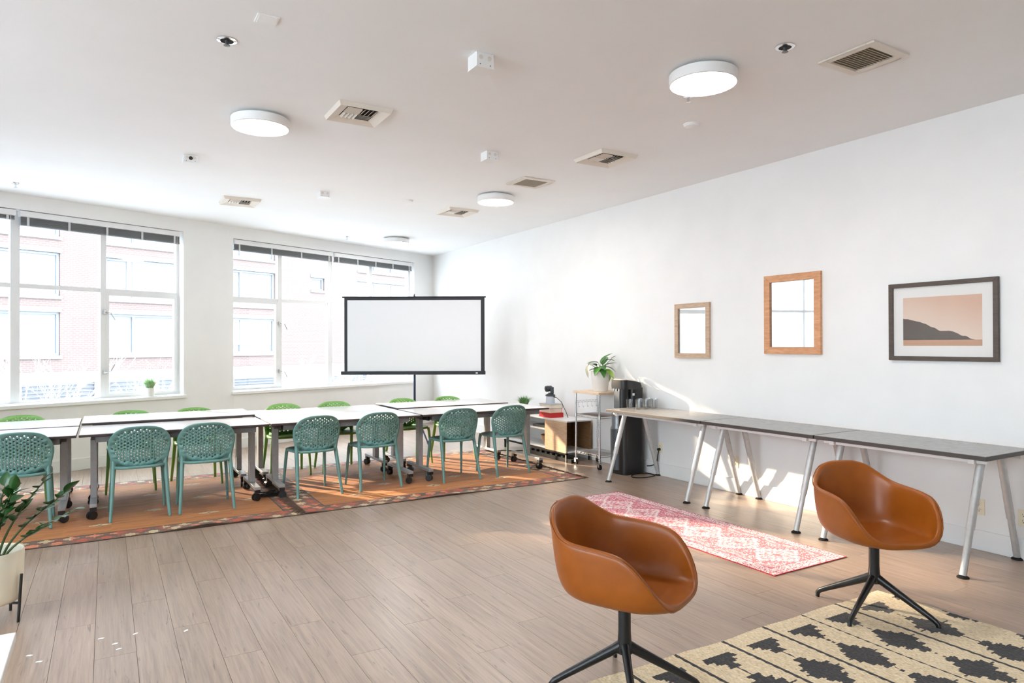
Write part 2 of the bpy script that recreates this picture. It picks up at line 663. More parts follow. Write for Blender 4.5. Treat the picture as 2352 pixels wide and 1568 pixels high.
for k, (best, cx, cy_, poly, isfull) in enumerate(cells):
    if best > 0 and k < 300:
        if isfull:
            o = bpy.data.objects.new('plank', plank_me)
            C.objects.link(o)
        else:
            o = MB().prism([(x-cx, y-cy_) for x, y in poly], -0.012, 0.0).build('plank', M['plank'])
        o.location = (cx, cy_, 0)
        o.parent = fl
    else:
        rest.prism(poly, -0.012, 0.0)
tag(rest.build('distant_planks', M['plank'], fl), kind='stuff')


# ------------------------------------------------------------------ windows of the room
def window(idx, w, muls, sashes, label, loc, rz, handles=()):
    "w = opening, muls = upright positions, transom at 2.20; every pane its own part"
    s0, s1, z0, z1 = w
    root = tag(thing('window_%d' % idx, None, None, loc, rz), label, None, None, 'structure')
    n0, n1 = 0.13, 0.18
    fr = MB()
    fw = 0.035
    fr.box(s0, s0+fw, n0, n1, z0, z1).box(s1-fw, s1, n0, n1, z0, z1)
    fr.box(s0+fw, s1-fw, n0, n1, z0, z0+fw).box(s0+fw, s1-fw, n0, n1, z1-fw-0.02, z1)
    fr.build('window_frame', M['frame_white'], root)
    edges = [s0+fw]
    for m, hw in muls:
        MB().box(m-hw, m+hw, n0-0.01, n1, z0+fw, z1-fw-0.02).build('mullion', M['frame_white'], root)
        edges += [m-hw, m+hw]
    edges.append(s1-fw)
    for i in range(0, len(edges), 2):
        a, b = edges[i], edges[i+1]
        MB().box(a, b, n0, n1-0.005, 2.175, 2.225).build('transom_bar', M['frame_white'], root)
        lo0, lo1, la, lb_ = z0+fw, 2.175, a, b
        if i//2 in sashes:
            t = 0.035
            sh = MB().box(a, a+t, n0-0.012, n1-0.012, lo0, lo1).box(b-t, b, n0-0.012, n1-0.012, lo0, lo1)
            sh.box(a+t, b-t, n0-0.012, n1-0.012, lo0, lo0+t).box(a+t, b-t, n0-0.012, n1-0.012, lo1-t, lo1)
            sh.build('casement_sash', M['frame_white'], root)
            la, lb_, lo0, lo1 = a+t, b-t, lo0+t, lo1-t
        MB().box(la, lb_, 0.15, 0.156, lo0, lo1).build('pane', M['pane'], root)
        MB().box(a, b, 0.15, 0.156, 2.225, z1-fw-0.02).build('pane', M['pane'], root)
    MB().box(s0-0.03, s1+0.03, -0.035, 0.0, z0-0.04, z0).box(s0, s1, 0.0, n0, z0-0.004, z0+0.012).build('window_sill', M['trim'], root, bevel=0.003)
    for (hs, hz, up) in handles:
        h = MB().cbox((hs, n0-0.022, hz), (0.03, 0.02, 0.055))
        h.tube([(hs, n0-0.03, hz), (hs+0.02, n0-0.055, hz), (hs+0.06, n0-0.06, hz+0.01*up), (hs+0.11, n0-0.06, hz+0.10*up)], 0.007, 8)
        h.build('window_handle', M['chrome'], root, smooth=40)
    return root


window(1, W1, [(-7.86, 0.022), (-6.865, 0.045), (-5.922, 0.032)], (3,), 'wide white-framed window left of the wall pier', tuple(CORNER), AW,
       handles=((-5.915, 1.93, -1), (-5.915, 1.17, 1)))
window(2, W2, [(-3.36, 0.035), (-2.39, 0.04), (-1.49, 0.035)], (0,), 'wide white-framed window behind the projection screen', tuple(CORNER), AW,
       handles=((-3.37, 1.85, -1), (-3.37, 1.1, -1)))
for k, w in enumerate(FILL_WIN):
    window(3+k, w, [(w[0]+0.8, 0.03), (w[0]+1.6, 0.03), (w[0]+2.4, 0.03)], (), 'white-framed window added for fill light in the wall left of the viewer, %s' % ('nearer the back' if k else 'nearer the viewer'), (XL, 0, 0), PI/2)


def blind(s0, s1, stack, label):
    t = thing('venetian_blind', label, 'window blind', tuple(CORNER), AW, 'raised venetian blinds')
    MB().box(s0, s1, 0.012, 0.075, 2.985, 3.052).build('headrail', M['frame_white'], t, bevel=0.004)
    sl = MB()
    k = max(3, int(stack/0.009))
    for i in range(k):
        z = 2.982-i*0.009
        sl.box(s0+0.01, s1-0.01, 0.02, 0.068, z-0.006, z-0.001)
    tag(sl.build('slat_stack', M['blind'], t), kind='stuff')
    zb = 2.982-k*0.009
    MB().box(s0+0.01, s1-0.01, 0.02, 0.068, zb-0.016, zb).build('bottom_rail', M['blind'], t)
    nt = max(2, int((s1-s0)/0.45)+1)
    for i in range(nt):
        s = s0+0.08+(s1-s0-0.16)*i/(nt-1)
        MB().box(s-0.012, s+0.012, 0.014, 0.019, zb-0.017, 2.985).build('ladder_tape', M['blind_tape'], t)
    MB().tube([(s1-0.05, 0.012, 2.99), (s1-0.05, 0.010, 2.2), (s1-0.052, 0.010, 1.9)], 0.003, 6).build('pull_cord', M['blind_tape'], t)
    return t


blind(-8.62, -6.89, 0.035, 'raised blind rolled tightest at the left edge of the window wall')
blind(-6.85, -4.99, 0.085, 'raised grey blind above the window with the small sill plant')
blind(-4.19, -2.41, 0.075, 'raised grey blind just right of the wall pier')
blind(-2.37, -0.55, 0.075, 'raised grey blind nearest the room corner, above the screen')

# ------------------------------------------------------------------ the street outside
NB = 25.0                      # the opposite facade stands 25 m beyond the window wall
g = MB().box(-60, 70, 0.4, 60, -4.2, -4.0).build('street', M['asphalt'])
tag(wlocal(g), 'grey street surface between the buildings', None, None, 'structure')


def fpx(x0, y0, x1, y1):
    s0, za = onw(x0, y0, NB)
    s1, zb = onw(x1, y1, NB)
    return min(s0, s1), max(s0, s1), min(za, zb), max(za, zb)


bA = thing('brick_building', 'pale red brick building with large windows across the street', 'building', tuple(CORNER), AW)
def prj_s(x):
    return onw(x, 700, NB)[0]


ZU = (onw(138, 680, NB)[1], onw(138, 577, NB)[1])
ZL_ = (onw(138, 816, NB)[1], onw(138, 717, NB)[1])
pitch = ZU[0]-ZL_[0]
cols = [(prj_s(138)-4.6, prj_s(138), 2), (prj_s(243), prj_s(400)+0.4, 2), (prj_s(510), prj_s(632), 2), (prj_s(822), prj_s(940), 3)]
holes = []
wins = []
for ci, (a, b, nmull) in enumerate(cols):
    for ri, (zl, zu) in enumerate([(ZL_[0]+pitch*q, ZL_[1]+pitch*q) for q in range(6)]):
        if ci == 3 and ri == 0:
            pass
        holes.append((a, b, zl, zu))
        wins.append((a, b, zl, zu, nmull, ci, ri))
sm = fpx(715, 637, 745, 668)
holes.append(sm)
wins.append((*sm, 1, 9, 1))
louv = [fpx(40, 884, 218, 925), fpx(243, 874, 410, 915), fpx(530, 868, 635, 898), fpx(760, 862, 850, 885)]
ROOF = 8.3
ZBASE = onw(243, 850, NB)[1]
SHI = -5.2                     # invented roof step: low left part passes the sun, taller right part blocks it
o = holed_wall(-9.9, SHI, ZBASE, ROOF, NB, NB+0.4, [h for h in holes if h[1] < SHI]).build('brick_wall', M['brick'], bA)
o = holed_wall(SHI, 45, ZBASE, 19.0, NB, NB+0.4, [h for h in holes if h[1] > SHI]).build('brick_wall', M['brick'], bA)
MB().box(-9.9, 45, NB-0.08, NB+0.4, -4.0, ZBASE).build('stone_base', M['stone'], bA)
MB().box(-10.0, SHI, NB-0.12, NB+12, ROOF, ROOF+0.12).build('roof_edge', M['stone'], bA)
MB().box(SHI-0.1, 45.1, NB-0.12, NB+12, 19.0, 19.15).build('roof_edge', M['stone'], bA)
MB().box(-9.9, SHI, NB+0.5, NB+12, -4.0, ROOF).build('building_core', M['louvre'], bA)
MB().box(SHI, 45, NB+0.5, NB+12, -4.0, 19.0).build('building_core', M['louvre'], bA)
for (a, b, zl, zu, nmull, ci, ri) in wins:
    f = MB()
    t = 0.10
    f.box(a, a+t, NB+0.12, NB+0.22, zl, zu).box(b-t, b, NB+0.12, NB+0.22, zl, zu).box(a+t, b-t, NB+0.12, NB+0.22, zl, zl+t).box(a+t, b-t, NB+0.12, NB+0.22, zu-t, zu)
    for k in range(1, nmull):
        x = a+(b-a)*(0.36 if nmull == 2 else k/nmull)
        f.box(x-0.06, x+0.06, NB+0.12, NB+0.22, zl+t, zu-t)
    wo = f.build('window', M['out_frame'], bA)
    MB().box(a+t, b-t, NB+0.2, NB+0.21, zl+t, zu-t).build('pane', M['out_pane'], wo)
    if (ci, ri) in ((2, 0), (1, 1), (3, 1)):
        MB().box(a+t+(0.9 if ci == 1 else 0.05), b-t-0.05, NB+0.17, NB+0.18, zl+t+0.35, zu-t).build('roller_blind', M['out_blind'], wo)
    MB().box(a-0.05, b+0.05, NB-0.10, NB+0.12, zl-0.14, zl).build('window_ledge', M['stone'], wo)
    MB().box(a-0.05, b+0.05, NB-0.06, NB+0.12, zu, zu+0.22).build('lintel', M['stone'], wo)
for (a, b, zl, zu) in louv:
    f = MB().box(a, b, NB-0.10, NB-0.08, zl, zu)
    f.box(a, a+0.1, NB-0.2, NB-0.1, zl, zu).box(b-0.1, b, NB-0.2, NB-0.1, zl, zu)
    lo = f.build('vent_opening', M['louvre'], bA)
    k = 6
    for i in range(k):
        z = zl+(zu-zl)*(i+0.5)/k
        MB().obox(((a+b)/2, NB-0.15, z), ((1, 0, 0), (0, 1, -0.7), (0, 0.7, 1)), (b-a-0.2, 0.09, 0.02)).build('louvre_slat', M['out_frame'], lo)
# unseen block, added to keep the sun off the leftmost panes
bB = thing('sun_blocker', 'unseen pale block added left of the view to hold back the sun', 'building', tuple(CORNER), AW)
MB().box(-45, -10.2, NB-1, NB+14, -4.0, 22).build('blocker_body', M['stone'], bB)
for i in range(6):
    for j in range(7):
        MB().box(-43+i*5.4, -40+i*5.4, NB-1.03, NB-0.98, -2.5+j*3.3, -0.7+j*3.3).build('window', M['out_pane'], bB)


def tree(base, height, seed, label, spread=0.5):
    rnd = random.Random(seed)
    t = thing('bare_tree', label, 'tree', base, 0, 'leafless street trees')
    tr = MB()
    br = MB()
    h0 = height*0.30
    tr.tube([(0, 0, 0), (0.03, 0.02, h0*0.5), (0.0, 0.05, h0)], [0.10, 0.085, 0.07], 7)

    def grow(p, d, L, r, depth):
        q = p + d*L*0.5 + np.array([rnd.uniform(-.06, .06), rnd.uniform(-.06, .06), 0.02])*L
        e = p + d*L
        br.tube([p, q, e], [r, r*0.8, r*0.6], 4, caps=False)
        if depth == 0:
            return
        for _ in range(3 if depth > 1 else 4):
            dd = d + np.array([rnd.uniform(-1, 1), rnd.uniform(-1, 1), rnd.uniform(-0.15, 0.7)])*spread
            dd /= np.linalg.norm(dd)
            st = p + (e-p)*rnd.uniform(0.45, 1.0)
            grow(st, dd, L*rnd.uniform(0.55, 0.8), r*0.55, depth-1)
    for _ in range(5):
        d = np.array([rnd.uniform(-1, 1)*0.7, rnd.uniform(-1, 1)*0.7, 1.0])
        d /= np.linalg.norm(d)
        grow(np.array([0, 0.05, h0*rnd.uniform(0.8, 1.0)]), d, height*0.27, 0.045, 4)
    tr.build('trunk', M['bark'], t, smooth=60)
    br.build('branches', M['bark'], t)
    return t


def streetpt(x, n):
    s, _z = onw(x, 800, n)
    return tuple(wallpt(s, n, -4.0))


tree(streetpt(80, 13.0), 6.6, 3, 'bare pale tree seen through the leftmost window panes', 0.6)
tree(streetpt(360, 16.0), 5.2, 11, 'small bare tree behind the small sill plant', 0.55)
tree(streetpt(775, 15.0), 5.6, 5, 'bare tree partly hidden by the projection screen', 0.45)

# ------------------------------------------------------------------ rugs
def rug_mat(name, rough=0.95, weave=420.0, bump=0.35, var=0.10, sheen=0.2, spec=0.15, stretch=(1, 1, 1)):
    m = mat(name, (0.5, 0.4, 0.3), rough, 0, spec)
    m.node_tree.nodes['Principled BSDF'].inputs['Sheen Weight'].default_value = sheen
    m.node_tree.nodes['Principled BSDF'].inputs['Sheen Roughness'].default_value = 0.35
    b = m.node_tree.nodes['Principled BSDF']
    at = nd(m, 'ShaderNodeAttribute', attribute_name='Col')
    tc = nd(m, 'ShaderNodeTexCoord')
    nz = nd(m, 'ShaderNodeTexNoise')
    nz.inputs['Scale'].default_value = weave
    nz.inputs['Detail'].default_value = 2.0
    mp = nd(m, 'ShaderNodeMapping')
    mp.inputs['Scale'].default_value = stretch
    mp.inputs['Rotation'].default_value = (0, 0, 0.5 if stretch[1] != 1 else 0)
    lk(m, tc.outputs['Object'], mp.inputs['Vector'])
    lk(m, mp.outputs[0], nz.inputs['Vector'])
    mr = nd(m, 'ShaderNodeMapRange')
    mr.inputs['To Min'].default_value = 1.0-var*2
    mr.inputs['To Max'].default_value = 1.0+var*2
    lk(m, nz.outputs['Fac'], mr.inputs['Value'])
    hs = nd(m, 'ShaderNodeHueSaturation')
    lk(m, at.outputs['Color'], hs.inputs['Color'])
    lk(m, mr.outputs[0], hs.inputs['Value'])
    lk(m, hs.outputs['Color'], b.inputs['Base Color'])
    bp = nd(m, 'ShaderNodeBump')
    bp.inputs['Strength'].default_value = bump
    bp.inputs['Distance'].default_value = 0.004
    lk(m, nz.outputs['Fac'], bp.inputs['Height'])
    lk(m, bp.outputs[0], b.inputs['Normal'])
    return m


def rug(name, x0, x1, y0, y1, cell, colour, material, thick=0.006, wave=None, edge_jit=0.0, label='', seed=1):
    rnd = random.Random(seed)
    nx_, ny_ = int(round((x1-x0)/cell)), int(round((y1-y0)/cell))
    jx0 = [edge_jit*math.sin(j*0.13+seed)*rnd.uniform(0.3, 1) for j in range(ny_+1)]
    jy1 = [edge_jit*math.sin(i*0.11+seed*2)*rnd.uniform(0.3, 1) for i in range(nx_+1)]
    V, Fc, Cl = [], [], []
    for j in range(ny_+1):
        for i in range(nx_+1):
            x, y = x0+(x1-x0)*i/nx_, y0+(y1-y0)*j/ny_
            z = thick+(wave(x, y) if wave else 0)
            if i in (0, nx_):
                x += jx0[j]
            if j in (0, ny_):
                y += jy1[i]
            V.append((x, y, z))
    for j in range(ny_):
        for i in range(nx_):
            k = j*(nx_+1)+i
            Fc.append((k, k+1, k+nx_+2, k+nx_+1))
            Cl.append(colour(i, j, x0+(x1-x0)*(i+.5)/nx_, y0+(y1-y0)*(j+.5)/ny_))
    # skirt down to the floor
    ring = [i for i in range(nx_+1)]+[j*(nx_+1)+nx_ for j in range(1, ny_+1)]+[ny_*(nx_+1)+i for i in range(nx_-1, -1, -1)]+[j*(nx_+1) for j in range(ny_-1, 0, -1)]
    b0 = len(V)
    for k in ring:
        V.append((V[k][0], V[k][1], 0.0005))
    R_ = len(ring)
    for k in range(R_):
        Fc.append((ring[(k+1) % R_], ring[k], b0+k, b0+(k+1) % R_))
        j_, i_ = min(ring[k]//(nx_+1), ny_-1), min(ring[k] % (nx_+1), nx_-1)
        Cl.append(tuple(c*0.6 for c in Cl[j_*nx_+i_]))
    me = bpy.data.meshes.new(name)
    me.from_pydata(V, [], Fc)
    me.update()
    ca = me.color_attributes.new('Col', 'FLOAT_COLOR', 'CORNER')
    arr = np.ones((len(Fc), 4, 4), np.float32)
    arr[:, :, :3] = np.array(Cl, np.float32)[:, None, :]
    ca.data.foreach_set('color', arr.ravel())
    me.materials.append(material)
    for p in me.polygons:
        p.use_smooth = True
    me.set_sharp_from_angle(angle=math.radians(50))
    o_ = bpy.data.objects.new(name, me)
    C.objects.link(o_)
    return o_


M['kilim'] = rug_mat('kilim_wool', rough=0.6, weave=260, var=0.09, sheen=0.12, spec=0.5)
M['jute'] = rug_mat('jute_weave', weave=150, bump=0.9, var=0.22, stretch=(1.0, 0.35, 1.0))
M['runner'] = rug_mat('printed_runner', weave=300, bump=0.2, var=0.06)

KC = dict(o=lin(200, 128, 58), o2=lin(184, 110, 48), br=lin(112, 84, 66), cream=lin(212, 190, 150), red=lin(196, 84, 56), rust=lin(222, 132, 92), dk=lin(78, 56, 42), ro=lin(196, 110, 92))
STAR = ["00100", "01110", "11111", "01110", "00100"]


def kilim_colour(x0, x1, y0, y1, seed):
    rnd = random.Random(seed)
    noise_rows = [rnd.uniform(-1, 1) for _ in range(600)]
    bw = 0.215

    def f(i, j, x, y):
        ex, ey = min(x-x0, x1-x), min(y-y0, y1-y)
        e = min(ex, ey)
        jit = 0.88+0.12*noise_rows[(j*7+i//9) % 600]
        if e < 0.012:
            c = KC['dk']
        elif e < bw:
            along = (x-x0) if ey < ex else (y-y0)
            cellk = int(along/0.16)
            lane = int((e-0.012)/((bw-0.012)/2))
            ph = (along/0.16) % 1.0
            q = ((e-0.012) % ((bw-0.012)/2))/((bw-0.012)/2)
            a_, b_ = int(ph*5), int(q*5)
            h = (cellk*37+lane*101+seed*13) % 7
            ph2 = ((along+0.08*lane)/0.16) % 1.0
            a_ = int(ph2*7)-1
            if 0 <= a_ < 5 and STAR[min(4, b_)][a_] == '1':
                c = [KC['cream'], KC['red'], KC['rust'], KC['cream'], KC['rust'], KC['cream'], KC['red']][h]
            else:
                c = KC['br'] if h % 3 else lin(134, 84, 62)
        elif e < bw+0.012:
            c = KC['dk']
        else:
            # plain orange ground with sparse star motifs and pinkish streaks over the far part
            gx, gy = int((x-x0)/0.42), int((y-y0)/0.36)
            fx, fy = ((x-x0)/0.42) % 1.0, ((y-y0)/0.36) % 1.0
            c = KC['o'] if noise_rows[(j*3+i//23) % 600] > -0.2 else KC['o2']
            a_, b_ = int((fx-0.3)/0.4*5+0.001), int((fy-0.3)/0.25*5)
            if 0.3 < fx < 0.7 and 0.3 < fy < 0.55 and STAR[min(4, max(0, b_))][min(4, max(0, a_))] == '1' and (gx+gy) % 2 == 0:
                c = KC['cream'] if (a_, b_) != (2, 2) else KC['br']
            w = math.sin(y*9+math.sin(x*3)*1.5)+math.sin(y*23+x*2)
            if w > 1.25 and y > y0+0.7:
                c = tuple(0.6*a+0.4*b for a, b in zip(c, KC['ro']))
            jit *= 0.95+0.07*math.sin(x*1.7+y*2.3)
        return tuple(v*jit for v in c)
    return f


def kwave(amps):
    def f(x, y):
        z = 0.0
        for (cx, cy_, rx, ry, a, ang) in amps:
            dx, dy = x-cx, y-cy_
            u, v = dx*math.cos(ang)+dy*math.sin(ang), -dx*math.sin(ang)+dy*math.cos(ang)
            z += a*math.exp(-(u/rx)**2-(v/ry)**2)
        return z
    return f


K1 = (-1.52, 1.60, 6.14, 8.62)
K2 = (1.52, 4.62, 6.15, 8.58)
r1 = rug('kilim_rug', *K1, 0.0135, kilim_colour(*K1, 3), M['kilim'], 0.005, kwave([(0.72, 6.16, 0.16, 0.10, 0.022, 0.2), (1.05, 6.2, 0.10, 0.14, 0.014, 0.5), (0.5, 6.2, 0.1, 0.08, 0.01, 0)]), 0.006, seed=3)
tag(r1, 'orange kilim rug with brown star border under the left half of the table', 'rug', 'kilims under the tables')


def over(x, y):
    return 0.007*(1-smoothstep(1.60, 1.70, x))


kw2 = kwave([(2.6, 6.62, 0.55, 0.05, 0.010, 0.25), (2.75, 6.35, 0.3, 0.04, 0.008, -0.1), (3.4, 6.45, 0.5, 0.045, 0.010, 0.3), (3.1, 7.45, 0.5, 0.06, 0.008, 0.2), (2.1, 6.95, 0.4, 0.05, 0.008, 0.2), (3.95, 7.2, 0.4, 0.05, 0.009, 0.5), (2.9, 6.17, 0.3, 0.05, 0.012, 0)])
r2 = rug('kilim_rug', *K2, 0.0135, kilim_colour(*K2, 8), M['kilim'], 0.005, lambda x, y: over(x, y)+kw2(x, y), 0.006, seed=5)
tag(r2, 'wrinkled orange kilim rug under the right half of the table', 'rug', 'kilims under the tables')
M['fringe'] = mat('rug_fringe', lin(84, 64, 50), 0.9)
fg = MB()
rnd = random.Random(4)
for k in range(330):
    y = K2[2]+0.02+2.38*k/330
    fg.tube([(K2[0]+0.005, y, 0.012), (K2[0]-0.03, y+rnd.uniform(-.01, .01), 0.012+rnd.uniform(0, 0.006)), (K2[0]-0.075+rnd.uniform(-.02, .02), y+rnd.uniform(-.03, .03), 0.010)], [0.003, 0.003, 0.0015], 3, caps=False)
for k in range(300):
    y = K2[2]+0.02+2.38*k/300
    fg.tube([(K2[1]-0.005, y, 0.004), (K2[1]+0.03+rnd.uniform(0, .03), y+rnd.uniform(-.02, .02), 0.003)], [0.003, 0.0015], 3, caps=False)
tag(fg.build('fringe', M['fringe'], r2), kind='stuff')

# red runner
RX0, RX1, RY0, RY1 = 3.708, 4.478, 2.92, 5.41
rr = random.Random(21)
spk = [[rr.random() for _ in range(64)] for _ in range(64)]


def runner_colour(i, j, x, y):
    u, v = (x-(RX0+RX1)/2), y-RY0
    half = (RX1-RX0)/2
    e = min(half-abs(u), v, (RY1-RY0)-v)
    n = spk[i % 64][(j*3+i//5) % 64]
    n2 = spk[(i//3) % 64][(j//2) % 64]
    pink, white, red, maroon = lin(214, 146, 152), lin(234, 214, 212), lin(198, 100, 112), lin(160, 84, 100)
    if e < 0.008:
        return lin(176, 40, 60)
    if e < 0.10:
        return white if n > 0.52 else (maroon if n < 0.25 else pink)
    if 0.10 <= e < 0.112:
        return maroon
    P = 0.355
    ph = ((v-0.10) % P)/P
    d = abs(ph-0.5)*2            # 0 at diamond centre, 1 at its tips
    q = math.floor((1-d)*7)/7.0
    hw = 0.215*q
    au = abs(u)
    if abs(au-hw) < 0.017:
        return white if n > 0.06 else pink
    if au < hw:
        k = (hw-au)
        if 0.05 < k < 0.066 or 0.115 < k < 0.128:
            return white if n > 0.2 else pink
        if au < 0.018 and d < 0.12:
            return red
        return (pink if n > 0.45 else white) if n2 > 0.5 else (red if n < 0.35 else pink)
    # side half-diamonds
    ph2 = ((v-0.10+P/2) % P)/P
    d2 = abs(ph2-0.5)*2
    q2 = math.floor((1-d2)*6)/6.0
    k2 = (half-0.112)-au
    if k2 < 0.12*q2:
        if abs(k2-0.12*q2) < 0.018 or abs(k2-0.055*q2) < 0.01:
            return pink if n > 0.3 else white
        return pink if n > 0.6 else red
    if n > 0.80:
        return white
    return red if n2 > 0.35 else lin(206, 108, 118)


ro = rug('runner_rug', RX0, RX1, RY0, RY1, 0.0085, runner_colour, M['runner'], 0.005, None, 0.0, seed=2)
tag(ro, 'narrow red and white runner rug with a chain of diamonds', 'rug')

# jute rug
JX0, JX1, JY0, JY1 = 1.12, 4.02, 0.25, 2.415
JL = [3.595-0.3122*k for k in range(9)]
jr = random.Random(9)
rag = [[jr.uniform(-1, 1) for _ in range(400)] for _ in range(12)]


def jute_colour(i, j, x, y):
    n = jr.random()
    base = [lin(226, 207, 173), lin(221, 201, 165), lin(230, 212, 180), lin(210, 186, 146)][0 if n < .45 else 1 if n < .75 else 2 if n < .97 else 3]
    dark = lin(62, 60, 60) if n < 0.8 else lin(76, 73, 70)
    for xl in JL:
        if abs(x-xl) < 0.0085:
            return dark
    k = int(math.floor((3.595+0.3122-x)/0.3122))
    xc = 3.595+0.3122/2-0.3122*k
    u = abs(x-xc)
    if u > 0.156:
        return base
    t = JY1-0.10-y
    if t < 0:
        return base
    ph = (t/0.36) % 1.0
    d = 1-abs(ph-0.5)*2 if False else abs(ph-0.5)*2     # 1 at the wide rows, 0 at the tips
    q = math.floor(d*4+0.05)/4.0
    hw = 0.118*q + 0.010*rag[k % 12][(j*2//3) % 400]*(1 if q > 0 else 0.3) + 0.004
    return dark if u < hw else base


def jwave(x, y):
    return 0.003*math.sin(x*5.1+0.7)*math.sin(y*4.3)+0.0015*math.sin(x*240)*math.sin(y*120)+0.003


jo = rug('jute_rug', JX0, JX1, JY0, JY1, 0.0095, jute_colour, M['jute'], 0.007, jwave, 0.008, seed=6)
tag(jo, 'natural jute rug with charcoal stepped motifs under the leather chairs', 'rug')


# ------------------------------------------------------------------ perforated stacking chairs
def back_outline():
    half = [(0.0, 0.800), (0.07, 0.7975), (0.13, 0.787), (0.18, 0.763), (0.216, 0.725), (0.237, 0.678), (0.242, 0.63), (0.236, 0.58), (0.226, 0.53), (0.220, 0.49), (0.219, 0.452), (0.181, 0.452), (0.177, 0.470), (0.168, 0.480), (0.150, 0.472), (0.115, 0.454), (0.06, 0.440), (0.0, 0.436)]
    P = []
    for k in range(len(half)-1):
        p0, p1, p2, p3 = half[max(0, k-1)], half[k], half[k+1], half[min(len(half)-1, k+2)]
        if k == 0:
            p0 = (-half[1][0], half[1][1])
        if k == len(half)-2:
            p3 = (-half[-2][0], half[-2][1])
        n = 1 if k == 10 else 4
        for q in range(n):
            t = q/n
            if k in (9, 10, 11):
                P.append((p1[0]+(p2[0]-p1[0])*t, p1[1]+(p2[1]-p1[1])*t))
            else:
                P.append(tuple(0.5*((2*p1[c])+(-p0[c]+p2[c])*t+(2*p0[c]-5*p1[c]+4*p2[c]-p3[c])*t*t+(-p0[c]+3*p1[c]-3*p2[c]+p3[c])*t**3) for c in (0, 1)))
    P.append(half[-1])
    return P+[(-u, w) for u, w in reversed(P[1:-1])]


def inside(pt, poly):
    x, y = pt
    c = False
    for i in range(len(poly)):
        x1, y1 = poly[i]
        x2, y2 = poly[i-1]
        if (y1 > y) != (y2 > y) and x < (x2-x1)*(y-y1)/(y2-y1)+x1:
            c = not c
    return c


def back_y(u, w):
    return -0.150-0.42*max(0, w-0.44)*0.42-0.10*max(0, w-0.6)**2*4+0.95*u*u


def perforated_back():
    outl = back_outline()
    inner = [(0.212*math.copysign(abs(math.cos(a))**0.85, math.cos(a))*(1-0.10*(math.sin(a) < 0)*abs(math.sin(a))), 0.622+0.152*math.copysign(abs(math.sin(a))**0.85, math.sin(a))) for a in [2*PI*k/60 for k in range(60)]]
    holes_ = []
    r = 0.0069
    dx, dy = 0.0232, 0.0288
    for i in range(-12, 13):
        for j in range(-9, 10):
            c = (i*dx, 0.625+j*dy+(dy/2 if i % 2 else 0))
            if inside(c, inner):
                holes_.append(c)
    verts, edges = [], []

    def loop(pl):
        k = len(verts)
        verts.extend(Vector(p) for p in pl)
        n = len(pl)
        edges.extend((k+a, k+(a+1) % n) for a in range(n))
    loop(outl)
    for c in holes_:
        loop([(c[0]+r*math.cos(PI*2*a/8), c[1]+r*1.05*math.sin(PI*2*a/8)) for a in range(8)])
    ring = [(u*0.955, 0.625+(w-0.625)*0.95) for u, w in outl if w > 0.5]
    verts.extend(Vector(p) for p in ring)
    res = geometry.delaunay_2d_cdt(verts, edges, [], 1, 1e-6)
    vo, fo = res[0], res[2]
    faces = []
    for f in fo:
        c = (sum(vo[i][0] for i in f)/len(f), sum(vo[i][1] for i in f)/len(f))
        if any((c[0]-h[0])**2+(c[1]-h[1])**2 < (r*0.92)**2 for h in holes_):
            continue
        if not inside(c, outl):
            continue
        faces.append(tuple(f))
    m = MB()
    m.add([(p[0], back_y(p[0], p[1]), p[1]) for p in vo], faces)
    return m


def make_chair(mt):
    t = thing('dining_chair', 'x', 'chair')
    b = perforated_back().build('backrest', mt, t, smooth=60)
    so = b.modifiers.new('thickness', 'SOLIDIFY')
    so.thickness = 0.011
    so.offset = 0
    # seat: rounded plate, slightly dished
    V, Fq = [], []
    NR, NA = 7, 40
    V.append((0, 0.0, 0.446))
    for ir in range(1, NR+1):
        for ia in range(NA):
            an = 2*PI*ia/NA
            ex = 3.6
            cu, su = math.cos(an), math.sin(an)
            u = math.copysign(abs(cu)**(2/ex), cu)
            w = math.copysign(abs(su)**(2/ex), su)
            hw = 0.222-0.022*max(0, -w)
            q = ir/NR
            z = 0.446+0.010*q**3
            yv = w*0.20+0.015
            if w < 0:
                yv += 0.03*(1-u*u)*(-w)*0-0.02*(-w)
            V.append((u*hw*q, yv*q+0.0, z))
    for ia in range(NA):
        Fq.append((0, 1+ia, 1+(ia+1) % NA))
        for ir in range(1, NR):
            a0, b0 = 1+(ir-1)*NA, 1+ir*NA
            Fq.append((a0+ia, b0+ia, b0+(ia+1) % NA, a0+(ia+1) % NA))
    s = MB().add(V, Fq).build('seat', mt, t, smooth=60)
    so = s.modifiers.new('thickness', 'SOLIDIFY')
    so.thickness = 0.024
    so.offset = -1 if s.data.polygons[0].normal.z > 0 else 1
    for sx in (-1, 1):
        # rear leg grows out of the back's lower corner
        m = MB().tube([(sx*0.2045, back_y(0.205, 0.53)+0.006, 0.53), (sx*0.202, back_y(0.202, 0.49)+0.005, 0.49), (sx*0.200, back_y(0.2, 0.455)+0.002, 0.455), (sx*0.203, -0.130, 0.40), (sx*0.213, -0.180, 0.2), (sx*0.226, -0.232, 0.0)],
                      [0.004, 0.015, 0.0205, 0.0215, 0.018, 0.0145], 10, squash=(1.0, 0.92), up=(0, 1, 0.0))
        m.tube([(sx*0.198, -0.125, 0.452), (sx*0.185, -0.08, 0.440), (sx*0.18, -0.03, 0.438)], [0.016, 0.013, 0.010], 8)
        m.build('leg', mt, t, smooth=50)
        m = MB().tube([(sx*0.192, 0.178, 0.445), (sx*0.200, 0.186, 0.40), (sx*0.212, 0.206, 0.2), (sx*0.222, 0.228, 0.0)], [0.021, 0.0205, 0.0165, 0.0135], 10, squash=(1.0, 0.8), up=(0, 1, 0))
        m.build('leg', mt, t, smooth=50)
    return t


